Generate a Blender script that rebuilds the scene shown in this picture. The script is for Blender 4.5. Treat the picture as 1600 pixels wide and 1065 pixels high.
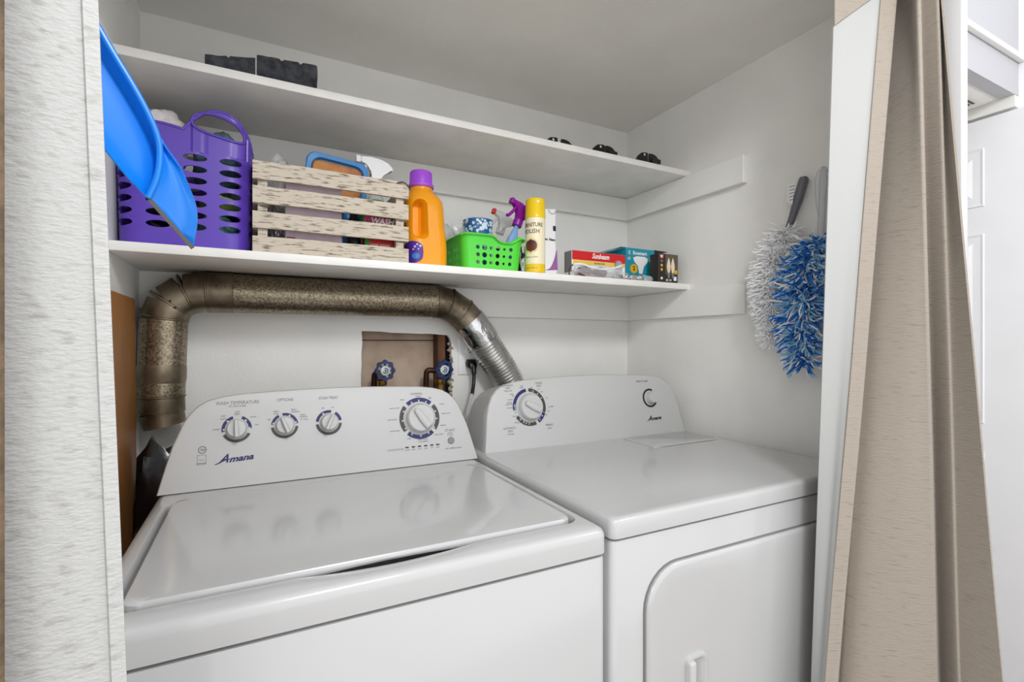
import bpy, bmesh, math, random
from mathutils import Vector, Matrix, noise
R = math.radians
PI = math.pi
for o in list(bpy.data.objects): bpy.data.objects.remove(o)
C = bpy.context.scene.collection
scene = bpy.context.scene

# ------------------------------------------------------------------ camera, world, lights, exposure
cd = bpy.data.cameras.new('camera'); cam = bpy.data.objects.new('camera', cd); C.objects.link(cam)
cam.location = (0, 0, 1.225); cam.rotation_euler = (PI/2, 0, R(-27.48))
cd.sensor_width = 36; cd.lens = 17.386; cd.shift_y = 0.0019; cd.clip_start = .02
scene.camera = cam
vs = scene.view_settings
vs.view_transform = 'Standard'; vs.look = 'None'; vs.gamma = 1; vs.use_curve_mapping = False; vs.exposure = 0.15
w = bpy.data.worlds.new('world'); scene.world = w; w.use_nodes = True
bg = w.node_tree.nodes['Background']; bg.inputs[0].default_value = (.975, .985, 1, 1); bg.inputs[1].default_value = 1.3
def area(name, loc, target, sx, sy, power, col=(1, 1, 1)):
    l = bpy.data.lights.new(name, 'AREA'); l.shape = 'RECTANGLE'; l.size = sx; l.size_y = sy; l.energy = power; l.color = col
    o = bpy.data.objects.new(name, l); C.objects.link(o); o.location = loc
    o.rotation_euler = (Vector(target) - Vector(loc)).to_track_quat('-Z', 'Y').to_euler()
    return o
def globe(name, loc, power, rad, col=(1, 1, 1)):
    l = bpy.data.lights.new(name, 'POINT'); l.energy = power; l.shadow_soft_size = rad; l.color = col
    o = bpy.data.objects.new(name, l); C.objects.link(o); o.location = loc
    return o
globe('room_ceiling_lamp', (.35, -.48, 2.36), 56, .16, (.985, .99, 1))
globe('room_fill_light', (-.75, -1.25, 1.55), 15, .25, (.985, .99, 1))  # added fill from the left to lift the right wall, no known lamp
area('hall_ceiling_light', (1.9, -.6, 2.40), (1.9, -.6, 0), .4, .4, 4, (.95, .97, 1))

# ------------------------------------------------------------------ materials
def lin(c):
    return tuple(((v/255)/12.92 if v/255 <= .04045 else ((v/255+.055)/1.055)**2.4) for v in c) + (1,)
MATS = {}
def mat(name, col, rough=.5, metal=0, var=0, vscale=8, bump=0, bscale=60, col2=None, ramp=(.35, .65), stretch=(1, 1, 1), alpha=1, trans=0, coat=0, sheen=0, spec=.5, tex='noise'):
    if name in MATS: return MATS[name]
    m = bpy.data.materials.new(name); m.use_nodes = True; nt = m.node_tree; b = nt.nodes['Principled BSDF']
    b.inputs['Base Color'].default_value = lin(col); b.inputs['Roughness'].default_value = rough
    b.inputs['Metallic'].default_value = metal; b.inputs['Alpha'].default_value = alpha
    b.inputs['Transmission Weight'].default_value = trans; b.inputs['Coat Weight'].default_value = coat
    b.inputs['Sheen Weight'].default_value = sheen; b.inputs['Specular IOR Level'].default_value = spec
    tc = nt.nodes.new('ShaderNodeTexCoord'); mp = nt.nodes.new('ShaderNodeMapping')
    nt.links.new(tc.outputs['Object'], mp.inputs[0]); mp.inputs['Scale'].default_value = stretch
    if var or col2:
        if tex == 'voronoi':
            n = nt.nodes.new('ShaderNodeTexVoronoi'); n.inputs['Scale'].default_value = vscale; out = n.outputs['Color']
        else:
            n = nt.nodes.new('ShaderNodeTexNoise'); n.inputs['Scale'].default_value = vscale; n.inputs['Detail'].default_value = 6; out = n.outputs[0]
        nt.links.new(mp.outputs[0], n.inputs['Vector'])
        cr = nt.nodes.new('ShaderNodeValToRGB'); cr.color_ramp.elements[0].position = ramp[0]; cr.color_ramp.elements[1].position = ramp[1]
        c2 = col2 if col2 else tuple(max(0, v*(1-var)) for v in col)
        cr.color_ramp.elements[0].color = lin(c2); cr.color_ramp.elements[1].color = lin(col)
        nt.links.new(out, cr.inputs[0]); nt.links.new(cr.outputs[0], b.inputs['Base Color'])
    if bump:
        n2 = nt.nodes.new('ShaderNodeTexNoise'); n2.inputs['Scale'].default_value = bscale; n2.inputs['Detail'].default_value = 4
        nt.links.new(mp.outputs[0], n2.inputs['Vector'])
        bp = nt.nodes.new('ShaderNodeBump'); bp.inputs['Strength'].default_value = bump; bp.inputs['Distance'].default_value = .003
        nt.links.new(n2.outputs[0], bp.inputs['Height']); nt.links.new(bp.outputs[0], b.inputs['Normal'])
    MATS[name] = m
    return m
M_wall = mat('wall_paint', (240, 239, 235), .6, var=.03, vscale=5, bump=.25, bscale=120)
M_ceil = mat('ceiling_paint', (243, 242, 237), .7, var=.03, vscale=4, bump=.2, bscale=110)
M_shelf = mat('shelf_paint', (245, 243, 238), .45, var=.04, vscale=9, bump=.08, bscale=50)
M_trim = mat('trim_paint', (240, 239, 235), .45, var=.02, vscale=6, bump=.06, bscale=60)
M_door = mat('door_paint', (238, 238, 241), .4, var=.01)
M_floor = mat('floor_tile', (150, 138, 124), .5, var=.2, vscale=12)
M_enamel = mat('white_enamel', (190, 190, 190), .16, var=.012, vscale=4, coat=.3)
M_plastic = mat('white_plastic', (190, 190, 189), .45)
M_gapdark = mat('seam_shadow_gasket', (120, 120, 118), .7)
M_navy = mat('print_navy', (26, 32, 92), .5)
M_char = mat('print_charcoal', (62, 62, 60), .5)
M_grey = mat('print_grey', (120, 120, 120), .5)
M_black = mat('black_plastic', (18, 18, 19), .35)
M_galv = mat('galvanized_steel', (172, 160, 138), .32, .85, col2=(96, 85, 68), vscale=250, ramp=(.05, .95), bump=.12, bscale=40, tex='voronoi')
M_galv2 = mat('galvanized_smooth', (158, 146, 126), .36, .85, col2=(98, 87, 70), vscale=14, bump=.1, bscale=30)
M_flex = mat('aluminium_flex', (226, 225, 222), .28, .92, var=.12, vscale=30)
M_foil = mat('foil_tape', (222, 222, 222), .16, 1.0, var=.1, vscale=20, bump=.9, bscale=45)
M_wash = mat('whitewashed_wood', (200, 189, 172), .75, col2=(96, 82, 66), vscale=120, ramp=(.33, .48), stretch=(.26, 1.2, 1.7), bump=.5, bscale=70)
M_purple = mat('purple_plastic', (92, 62, 178), .35, var=.06, vscale=5)
M_green = mat('lime_plastic', (84, 214, 62), .35)
M_blue = mat('sky_blue_plastic', (12, 132, 238), .32, var=.05, vscale=5)
M_rubber = mat('grey_rubber', (96, 92, 86), .7)
M_orange = mat('orange_plastic', (246, 160, 14), .3, var=.06, vscale=6)
M_violet = mat('violet_cap', (166, 80, 214), .35)
M_dpurple = mat('deep_purple', (72, 32, 140), .4)
M_magenta = mat('purple_trigger', (140, 16, 150), .35)
M_yellow = mat('yellow_metal', (238, 200, 22), .3)
M_cream = mat('cream_print', (240, 230, 196), .4)
M_brown = mat('brown_board', (186, 124, 62), .45, var=.22, vscale=3.5, stretch=(1, 1, .5), bump=.05)
M_clear = mat('clear_plastic', (235, 240, 242), .12, alpha=.32, bump=.6, bscale=30)
M_clear2 = mat('clear_smoky_plastic', (214, 216, 214), .15, alpha=.55, bump=.6, bscale=25)
M_brass = mat('brass', (178, 136, 66), .35, .9, var=.4, vscale=30)
M_copper = mat('dark_copper', (92, 58, 40), .5, .6, var=.4, vscale=20)
M_hole = mat('hole_backing', (206, 188, 170), .8, col2=(158, 130, 108), vscale=7, ramp=(.35, .7))
M_stud = mat('stud_wood', (120, 72, 40), .7, var=.4, vscale=10, stretch=(4, 4, .5))
M_crumble = mat('torn_plaster', (196, 182, 164), .9, var=.4, vscale=40)
M_beige = mat('taupe_slub_fabric', (158, 148, 136), .8, col2=(138, 128, 116), vscale=34, ramp=(.26, .42), stretch=(1, 1, 9), bump=.45, bscale=60, sheen=.3)
M_lining = mat('white_lining', (176, 177, 175), .75, bump=.1, bscale=90)
M_pale = mat('pale_slub_fabric', (182, 182, 180), .85, col2=(160, 159, 155), vscale=75, ramp=(.28, .46), stretch=(1, 1, 2.6), bump=.35, bscale=170)
M_foldshade = mat('shaded_fold_fabric', (120, 100, 78), .85, var=.25, vscale=60, bump=.4, bscale=200)  # same curtain cloth, the fold's shade painted in as a brown colour
M_whitec = mat('white_cloth', (226, 222, 220), .9, var=.06, vscale=20, bump=.3, bscale=60)
M_tealc = mat('teal_towel', (96, 128, 140), .95, var=.3, vscale=40, bump=.7, bscale=160)
M_limec = mat('lime_cloth', (172, 206, 96), .9, var=.3, vscale=30, bump=.5, bscale=120)
M_navyc = mat('navy_cloth', (44, 52, 78), .95, var=.3, vscale=30, bump=.4)
M_mintc = mat('mint_knit', (120, 176, 164), .95, col2=(60, 110, 106), vscale=70, bump=.7, bscale=160)
M_dark = mat('charcoal_towel', (78, 80, 86), .95, col2=(46, 47, 52), vscale=60, bump=.8, bscale=200)
M_white = mat('white_gloss', (240, 240, 240), .35)
M_red = mat('red_print', (206, 28, 32), .4)
M_teal = mat('teal_print', (20, 152, 176), .4, var=.06, vscale=10)
M_boxblk = mat('black_card', (34, 28, 24), .4)
M_tan = mat('olive_card', (92, 82, 64), .45)
M_pink = mat('pale_pink_card', (228, 208, 220), .6, var=.06, vscale=30)
M_sponge = mat('orange_sponge', (214, 158, 80), .9, col2=(168, 92, 84), vscale=16, bump=.6)
M_bluelid = mat('blue_lid', (38, 124, 190), .3)
M_lblue = mat('light_blue_liquid', (136, 178, 226), .25, alpha=.85)
M_dgreen = mat('green_print', (28, 150, 44), .3)
M_gold = mat('gold_print', (226, 176, 24), .4)
M_silver = mat('silver_crumpled', (190, 190, 192), .25, .7, bump=.6, bscale=40)
M_handleg = mat('grey_handle', (104, 106, 112), .45)
M_handlew = mat('light_grey_handle', (196, 198, 202), .4)
M_fluffw = mat('white_microfibre', (250, 250, 250), .9, sheen=.6)
M_fluffb = mat('blue_chenille', (22, 116, 206), .9)
M_flufflb = mat('pale_blue_chenille', (150, 200, 232), .9)
M_glasspl = mat('plum_plastic', (96, 40, 52), .35)
M_valve = mat('blue_handwheel', (20, 52, 104), .35, var=.3, vscale=30)
M_dot = mat('blue_dotted_print', (30, 96, 150), .3, col2=(210, 226, 236), vscale=70, ramp=(.22, .26), tex='voronoi')

# ------------------------------------------------------------------ mesh helpers
def new(): return bmesh.new()
def box(bm, x0, x1, y0, y1, z0, z1, bev=0, seg=2):
    vs_ = [bm.verts.new((x, y, z)) for x in (x0, x1) for y in (y0, y1) for z in (z0, z1)]
    fs = [bm.faces.new([vs_[i] for i in f]) for f in ((0,1,3,2), (4,6,7,5), (0,4,5,1), (2,3,7,6), (0,2,6,4), (1,5,7,3))]
    if bev:
        es = set(e for f in fs for e in f.edges)
        bmesh.ops.bevel(bm, geom=list(es), offset=bev, segments=seg, profile=.5, affect='EDGES')
    return bm
def loft(bm, loops, cap0=True, cap1=True, closed=True):
    L = [[bm.verts.new(p) for p in lp] for lp in loops]
    n = len(L[0])
    for a, b in zip(L, L[1:]):
        for i in range(n if closed else n-1):
            j = (i+1) % n
            try: bm.faces.new((a[i], a[j], b[j], b[i]))
            except ValueError: pass
    if cap0: bm.faces.new(list(reversed(L[0])))
    if cap1: bm.faces.new(L[-1])
    return bm
def rrect(x0, x1, y0, y1, z, r, n=5, zf=None):
    pts = []
    r = max(1e-4, min(r, (x1-x0)/2-1e-4, (y1-y0)/2-1e-4))
    for cx, cy, a0 in ((x1-r, y1-r, 0), (x0+r, y1-r, 90), (x0+r, y0+r, 180), (x1-r, y0+r, 270)):
        for k in range(n+1):
            a = R(a0+90*k/n); pts.append((cx+r*math.cos(a), cy+r*math.sin(a), z))
    return pts
def rbox(bm, x0, x1, y0, y1, z0, z1, r=.02, b=.005, n=5):
    """box with rounded vertical corners and softened top and bottom rims"""
    return loft(bm, [rrect(x0+b, x1-b, y0+b, y1-b, z0, r, n), rrect(x0, x1, y0, y1, z0+b, r, n),
                     rrect(x0, x1, y0, y1, z1-b, r, n), rrect(x0+b*.3, x1-b*.3, y0+b*.3, y1-b*.3, z1-b*.3, r, n), rrect(x0+b, x1-b, y0+b, y1-b, z1, r, n)])
def lathe(bm, prof, n=28, M=None, cap=True):
    loops = [[(r*math.cos(2*PI*k/n), r*math.sin(2*PI*k/n), z) for k in range(n)] for r, z in prof]
    s0 = len(bm.verts); loft(bm, loops, cap, cap)
    if M is not None:
        bm.verts.ensure_lookup_table(); bmesh.ops.transform(bm, matrix=M, verts=bm.verts[s0:])
    return bm
def frames(path):
    P = [Vector(p) for p in path]; T = []
    for i in range(len(P)):
        a = P[max(0, i-1)]; b = P[min(len(P)-1, i+1)]
        d1 = (P[i]-a).normalized() if i > 0 else (b-P[i]).normalized(); d2 = (b-P[i]).normalized() if i < len(P)-1 else d1
        T.append(((d1+d2).normalized(), max(.5, math.cos(d1.angle(d2)/2) if d1.length and d2.length else 1)))
    up = Vector((0, 1, 0)) if abs(T[0][0].y) < .9 else Vector((1, 0, 0))
    out = []
    for t, c in T:
        up = (up - t*up.dot(t)).normalized(); out.append((t, up, t.cross(up)))
    return P, out
def tube(bm, path, rad, n=10, cap=True):
    P, F = frames(path); loops = []
    for i, (p, (t, u, s)) in enumerate(zip(P, F)):
        r = rad[i] if isinstance(rad, (list, tuple)) else rad
        loops.append([tuple(p + (u*math.cos(2*PI*k/n) + s*math.sin(2*PI*k/n))*r) for k in range(n)])
    return loft(bm, loops, cap, cap)
def prism(bm, pts, M, d0, d1):
    """2D outline pts (counter-clockwise) placed by matrix M, extruded along M's third axis"""
    lo = [tuple(M @ Vector((x, y, d0))) for x, y in pts]; hi = [tuple(M @ Vector((x, y, d1))) for x, y in pts]
    return loft(bm, [lo, hi])
def spline(pts, n=6):
    P = [Vector(p) for p in pts]; out = []
    for i in range(len(P)-1):
        p0 = P[max(0, i-1)]; p1 = P[i]; p2 = P[i+1]; p3 = P[min(len(P)-1, i+2)]
        for k in range(n):
            t = k/n
            out.append(.5*((2*p1)+(p2-p0)*t+(2*p0-5*p1+4*p2-p3)*t*t+(3*p1-p0-3*p2+p3)*t**3))
    out.append(P[-1]); return out
def text(bm, s, size, M, align='CENTER', shear=0, bold=0, sx=1, depth=.0002):
    cu = bpy.data.curves.new('t', 'FONT'); cu.body = s; cu.size = size; cu.align_x = align; cu.align_y = 'CENTER'
    cu.shear = shear; cu.offset = bold; cu.extrude = depth; cu.resolution_u = 2
    ob = bpy.data.objects.new('t', cu); me = bpy.data.meshes.new_from_object(ob)
    s0 = len(bm.verts); bm.from_mesh(me); bm.verts.ensure_lookup_table()
    bmesh.ops.transform(bm, matrix=M @ Matrix.Diagonal((sx, 1, 1, 1)), verts=bm.verts[s0:])
    bpy.data.objects.remove(ob); bpy.data.curves.remove(cu); bpy.data.meshes.remove(me)
    return bm
def arc(bm, M, r0, r1, a0, a1, h0=0, h1=.0006, n=None):
    n = n or max(3, int(abs(a1-a0)/6))
    A = [R(a0+(a1-a0)*k/n) for k in range(n+1)]
    lo = [(r1*math.cos(a), r1*math.sin(a)) for a in A] + [(r0*math.cos(a), r0*math.sin(a)) for a in reversed(A)]
    L = [[bm.verts.new(M @ Vector((x, y, h))) for x, y in lo] for h in (h0, h1)]
    m = len(lo)
    for i in range(m):
        j = (i+1) % m; bm.faces.new((L[0][i], L[0][j], L[1][j], L[1][i]))
    for k in range(n):
        bm.faces.new((L[1][k], L[1][k+1], L[1][m-2-k], L[1][m-1-k]))
    return bm
def frame_m(o, x, y, z=None):
    x = Vector(x).normalized(); y = Vector(y).normalized(); z = x.cross(y)
    return Matrix(((x.x, y.x, z.x, o[0]), (x.y, y.y, z.y, o[1]), (x.z, y.z, z.z, o[2]), (0, 0, 0, 1)))
def T3(x, y, z): return Matrix.Translation((x, y, z))

def obj(name, bm, m, parent=None, smooth=35, kind=None):
    bmesh.ops.recalc_face_normals(bm, faces=bm.faces)
    me = bpy.data.meshes.new(name); bm.to_mesh(me); bm.free()
    for mm in (m if isinstance(m, (list, tuple)) else [m]): me.materials.append(mm)
    if smooth:
        for p in me.polygons: p.use_smooth = True
        me.set_sharp_from_angle(angle=R(smooth))
    o = bpy.data.objects.new(name, me); C.objects.link(o)
    if parent is not None:
        root = parent
        while root.parent: root = root.parent
        if not root.get('_local'): me.transform(Matrix.Translation(-root.location))
        o.parent = parent
    if kind: o['kind'] = kind
    return o
def thicken(o, th, ang=35):
    md = o.modifiers.new('thickness', 'SOLIDIFY'); md.thickness = th; md.offset = 0
    me = bpy.data.meshes.new_from_object(o.evaluated_get(bpy.context.evaluated_depsgraph_get()))
    old = o.data; o.modifiers.remove(md); o.data = me; bpy.data.meshes.remove(old)
    me.set_sharp_from_angle(angle=R(ang))
    return o
def tag(o, label, cat, group=None):
    o['label'] = label; o['category'] = cat
    if group: o['group'] = group
    return o
def recenter(o):
    """move a one-mesh thing's origin to the middle of its base"""
    me = o.data; xs = [v.co.x for v in me.vertices]; ys = [v.co.y for v in me.vertices]; zs = [v.co.z for v in me.vertices]
    c = Vector(((min(xs)+max(xs))/2, (min(ys)+max(ys))/2, min(zs)))
    me.transform(Matrix.Translation(-c)); o.location = c
    return o
def single(name, bm, m, label, cat, group=None, smooth=35):
    return recenter(tag(obj(name, bm, m, None, smooth), label, cat, group))
def thing(name, label, cat, loc, group=None):
    o = bpy.data.objects.new(name, None); C.objects.link(o); o.location = loc; o.empty_display_size = .05
    return tag(o, label, cat, group)
def struct(name, bm, m, parent=None, smooth=35):
    o = obj(name, bm, m, parent, smooth)
    if parent is None: o['kind'] = 'structure'
    return o

# ------------------------------------------------------------------ the closet shell
XL, XR, YB, ZC = -.258, 1.3274, 1.5494, 2.0676
random.seed(4)
# back wall with the ragged access hole
hole = []
def jag(a, b, n, amp):
    for k in range(n):
        t = k/n; p = Vector(a).lerp(Vector(b), t)
        hole.append((p.x+random.uniform(-amp, amp), p.y+random.uniform(-amp, amp)))
jag((.287, .99), (.579, .99), 6, .003); jag((.579, .99), (.579, 1.225), 9, .005); jag((.579, 1.225), (.566, 1.251), 2, .002); jag((.566, 1.251), (.289, 1.262), 9, .002); jag((.289, 1.262), (.287, .99), 8, .0025)
bm = new()
outer = [(XL-.1, -.0), (XR+.1, 0), (XR+.1, 2.5), (XL-.1, 2.5)]
def ring(bm, pts, y):
    v = [bm.verts.new((x, y, z)) for x, z in pts]
    return v, [bm.edges.new((v[i], v[(i+1) % len(v)])) for i in range(len(v))]
vo, eo = ring(bm, outer, YB); vh, eh = ring(bm, hole, YB)
bmesh.ops.triangle_fill(bm, edges=eo+eh, use_beauty=True)
ex = bmesh.ops.extrude_edge_only(bm, edges=eh)['geom']
bmesh.ops.translate(bm, vec=(0, .014, 0), verts=[g for g in ex if isinstance(g, bmesh.types.BMVert)])
wall_back = struct('wall_back', bm, M_wall)
bm = new(); box(bm, .20, .66, 1.612, 1.64, .90, 1.36); obj('cavity_backing', bm, M_hole, wall_back, 0)
bm = new(); box(bm, .20, .545, 1.604, 1.613, 1.232, 1.235); obj('backing_joint', bm, M_copper, wall_back, 0)
bm = new(); box(bm, .537, .562, 1.565, 1.612, .92, 1.35); obj('stud', bm, M_stud, wall_back, 0)
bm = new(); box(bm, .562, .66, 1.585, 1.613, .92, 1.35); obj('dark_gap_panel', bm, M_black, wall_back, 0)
bm = new(); box(bm, .20, .288, 1.5636, 1.612, .92, 1.35); obj('stud', bm, M_stud, wall_back, 0)
bm = new(); box(bm, .20, .66, 1.5636, 1.612, 1.262, 1.36); obj('blocking', bm, M_stud, wall_back, 0)
bm = new()
for k in range(26):
    x = .579+random.uniform(-.006, .007); z = 1.0+.22*k/25+random.uniform(-.004, .004); s = random.uniform(.004, .009)
    s0 = len(bm.verts); bmesh.ops.create_icosphere(bm, subdivisions=1, radius=s, matrix=T3(x-.003, YB+.004, z)); bm.verts.ensure_lookup_table()
    for v in bm.verts[s0:]: v.co += Vector((random.uniform(-1, 1), random.uniform(-.5, .5), random.uniform(-1, 1)))*s*.4
obj('torn_edge', bm, M_crumble, wall_back, 0)
YF = .455
bm = new(); box(bm, XL-.1, XL, YF, YB+.0, 0, ZC+.02); struct('wall_left', bm, M_wall, smooth=0)
bm = new(); box(bm, XR, XR+.022, .532, YB, 0, ZC+.02); struct('wall_right', bm, M_wall, smooth=0)
bm = new(); box(bm, XR-.002, XR+.024, .487, .5325, 0, 2.5, .004, 3); struct('trim_7', bm, mat('casing_paint', (206, 206, 206), .45, bump=.05))
bm = new(); box(bm, XL-.1, XR+.024, YF, YB+.1, ZC, ZC+.03); struct('ceiling', bm, M_ceil, smooth=0)
bm = new(); box(bm, -2.4, 3.4, -2.6, 2.6, -.05, 0); struct('floor', bm, M_floor, smooth=0)
bm = new(); box(bm, XL-.1, XR+.024, YF-.1, YF, ZC-.0, 2.5); struct('wall_header', bm, M_wall, smooth=0)
# shelf battens
def batten(n, x0, x1, y0, y1, z0, z1):
    bm = new(); box(bm, x0, x1, y0, y1, z0, z1, .0015, 1); return struct('trim_%d' % n, bm, M_trim)
batten(1, XL, XR, YB-.018, YB, 1.711, 1.796); batten(2, XR-.018, XR, 1.003, YB-.018, 1.711, 1.796)
batten(3, XL, XR, YB-.018, YB, 1.3135, 1.4075); batten(4, XR-.012, XR, 1.004, YB-.018, 1.3135, 1.4075)
batten(5, XL, XL+.018, 1.02, YB-.018, 1.711, 1.796)
# shelves
def shelf(z0, z1, label):
    bm = new(); box(bm, XL, XR, 1.226, YB, z0, z1, .002, 2)
    return single('wall_shelf', bm, M_shelf, label, 'shelf')
shelf(1.7962, 1.8155, 'upper white painted shelf board carrying the rolled charcoal towels')
shelf(1.4077, 1.4275, 'lower white painted shelf board carrying the baskets, crate and bottles')
ZS = 1.4275; ZU = 1.8155

# ------------------------------------------------------------------ hallway seen past the curtain
bm = new(); box(bm, 2.38, 2.45, -1.2, 2.4, 0, 2.5)
struct('wall_hall', bm, M_door, smooth=0)
bm = new(); box(bm, XR+.024, 2.38, .762, 2.4, 2.092, 2.13); struct('ceiling_hall', bm, M_ceil, smooth=0)
bm = new(); box(bm, 2.35, 2.38, .72, 2.4, 2.05, 2.092); struct('trim_8', bm, M_trim, smooth=0)
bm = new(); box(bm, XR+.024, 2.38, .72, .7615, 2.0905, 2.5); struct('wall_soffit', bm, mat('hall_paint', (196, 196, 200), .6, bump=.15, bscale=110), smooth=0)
bm = new(); box(bm, XR+.024, 2.38, .702, .7195, 2.205, 2.226, .004, 2); struct('trim_9', bm, M_trim)
bm = new(); box(bm, XR+.024, 2.38, 1.62, 1.66, 0, 2.092); struct('wall_far', bm, M_wall, smooth=0)
# six-panel door on the hallway wall
bm = new(); box(bm, 2.352, 2.379, .695, 1.405, .012, 2.04, .002, 1); door = struct('door_1', bm, M_door)
for (y0, y1) in ((.805, 1.0), (1.10, 1.295)):
    for (z0, z1) in ((1.725, 1.932), (.935, 1.62), (.24, .825)):
        bm = new()
        def rl(i, x): return [(x, y0+i, z0+i), (x, y1-i, z0+i), (x, y1-i, z1-i), (x, y0+i, z1-i)]
        loft(bm, [rl(-.004, 2.3515), rl(.0, 2.347), rl(.008, 2.3505), rl(.03, 2.3505), rl(.042, 2.346)], cap0=False)
        obj('panel', bm, M_door, door, 20)
# exhaust fan grille in the hallway ceiling
t = thing('exhaust_fan_grille', 'white slotted exhaust fan grille set in the hallway ceiling', 'vent', (2.18, .90, 2.076))
bm = new(); loft(bm, [rrect(2.03, 2.33, .768, 1.06, 2.0915, .012), rrect(2.03, 2.33, .768, 1.06, 2.086, .012), rrect(2.05, 2.31, .785, 1.04, 2.076, .012)]); obj('cover', bm, M_trim, t)
for k in range(9):
    bm = new(); y = .80+k*.0125; box(bm, 2.10, 2.27, y, y+.007, 2.0745, 2.0765); obj('slot', bm, M_char, t, 0)

# ------------------------------------------------------------------ washer
def console_m(y0, z0, tilt=12):
    t = R(tilt); return frame_m((0, y0, z0), (1, 0, 0), (0, math.sin(t), math.cos(t)))
def console(root, M, x0, x1, bank, depth=.12):
    """bank: half outline as (inset from the side, height)"""
    pts = [(x0+i, h) for i, h in reversed(bank)] ; rt = [(x1-i, h) for i, h in bank]
    left = list(reversed(pts)); top = []
    a = left[-1]; b = rt[-1]
    for k in range(1, 12):
        u = k/12; top.append((a[0]+(b[0]-a[0])*u, a[1]+.0055*math.sin(PI*u)))
    out = left + top + list(reversed(rt))
    cx = (x0+x1)/2; cy = .09
    def lp(d, s):
        return [tuple(M @ Vector((cx+(x-cx)*(1-s/.34), max(0.0, y-(s if y > .02 else 0)) , d))) for x, y in out]
    L = [lp(0, .006), lp(-.0015, .002), lp(-.006, 0), lp(-.03, 0), lp(-depth, .0)]
    # flatten the back end onto a vertical plane
    yb = max(p[1] for p in L[-1]); L[-1] = [(p[0], yb, p[2]) for p in L[-1]]
    bm = new(); loft(bm, L); return obj('console', bm, M_plastic, root, 28)
def dial(root, M, x, y, r, ang, segs, ro, ri, name='knob', grip=1.0):
    """knob at (x, y) on the console face, printed ring segments around it"""
    m = M @ T3(x, y, 0)
    k = obj(name, lathe(new(), [(r*1.06, 0), (r*1.06, .003), (r, .004), (r*.93, .016), (r*.86, .019), (r*.5, .0195)], 32, m), M_plastic, root, 30)
    gm = m @ Matrix.Rotation(R(ang), 4, 'Z')
    bm = new(); h = r*.98*grip; wv = r*.22
    if grip > .1:
        lo = [(-wv, -h), (wv, -h), (wv*1.1, 0), (wv*.75, h*.9), (0, h), (-wv*.75, h*.9), (-wv*1.1, 0)]
        hi = [(a*.6, b*.93) for a, b in lo]
        loft(bm, [[tuple(gm @ Vector((a, b, .012))) for a, b in lo], [tuple(gm @ Vector((a, b, .027))) for a, b in lo], [tuple(gm @ Vector((a, b, .0295))) for a, b in hi]])
        obj('grip', bm, M_plastic, k, 40)
    for a0, a1, mm in segs:
        obj('dial_ring', arc(new(), m, ri, ro, a0, a1), mm, root, 0)
    return m
WX0, WX1 = -.1726, .5172
wr = thing('washing_machine', 'white top-load washing machine with four console dials and closed lid', 'washing machine', ((WX0+WX1)/2, .99, 0))
wr2 = wr
bm = new(); rbox(bm, WX0+.002, WX1-.002, .6525, 1.33, .025, .874, .014, .004); obj('cabinet', bm, M_enamel, wr)
bm = new(); rbox(bm, WX0+.008, WX1-.008, .66, 1.325, .872, .880, .01, .001); obj('deck_gasket', bm, M_gapdark, wr)
LX0, LX1, LY0, LY1 = -.137, .482, .700, 1.128
def dz(x, y):      # finger scoop in the deck in front of the lid
    u = (x-.175)/.125
    return -.006*max(0, 1-u*u) if y < .72 else 0
def front_fall(p):  # the deck rolls down towards the front
    x, y, z = p; u = max(0, (.70-y)/.05); return (x, y, z-.006*min(1, u)**2)
# deck: loops from the outer skirt in to the lid well; long sides are subdivided so the scoop can bend them
def dense(x0, x1, y0, y1, z, r):
    p = rrect(x0, x1, y0, y1, z, r, 6); out = []
    for i, a in enumerate(p):
        b = p[(i+1) % len(p)]; out.append(a); n = 24
        if i % 7 == 6:
            for k in range(1, n): out.append(tuple(a[j]+(b[j]-a[j])*k/n for j in range(3)))
    return out
bm = new()
g = .007
loops = [dense(WX0, WX1, .650, 1.325, .8795, .016), dense(WX0, WX1, .650, 1.325, .906, .016), dense(WX0+.001, WX1-.001, .651, 1.324, .912, .016), dense(WX0+.004, WX1-.004, .654, 1.322, .9175, .016),
         dense(WX0+.010, WX1-.010, .660, 1.318, .9205, .016), dense(LX0-.020, LX1+.018, LY0-.014, LY1+.014, .9235, .03), dense(LX0-.012, LX1+.011, LY0-.009, LY1+.008, .9225, .028),
         dense(LX0-g, LX1+g, LY0-.005, LY1+g, .9165, .024), dense(LX0-g*.8, LX1+g*.8, LY0-.004, LY1+g*.8, .900, .024)]
loops = [[(x, y, z+(dz(x, y) if i > 4 else 0)) for x, y, z in lp] for i, lp in enumerate(loops)]
loft(bm, loops, cap0=True, cap1=True); obj('top_deck', bm, M_enamel, wr, 40)
bm = new()
def lift(x, y):
    u = (x-.175)/.125
    return .0045*max(0, 1-u*u) if y < LY0+.02 else 0
ll = [dense(LX0+.002, LX1-.002, LY0+.002, LY1-.002, .9135, .02), dense(LX0, LX1, LY0, LY1, .917, .02), dense(LX0+.0005, LX1-.0005, LY0+.0005, LY1-.0005, .924, .02), dense(LX0+.003, LX1-.003, LY0+.003, LY1-.003, .9268, .02), dense(LX0+.012, LX1-.012, LY0+.012, LY1-.012, .9275, .018), dense(LX0+.1, LX1-.1, LY0+.1, LY1-.1, .9275, .018)]
ll = [[(x, y, z+(lift(x, y) if i < 2 else 0)) for x, y, z in lp] for i, lp in enumerate(ll)]
loft(bm, ll); obj('lid', bm, M_enamel, wr, 40)
CM = console_m(1.184, .9245)
console(wr, CM, WX0, WX1, [(0, 0), (.012, .05), (.024, .095), (.042, .140), (.052, .157), (.066, .1725), (.085, .184), (.112, .191), (.150, .1955)])
TOP = 90
N, K = M_navy, M_char
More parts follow.
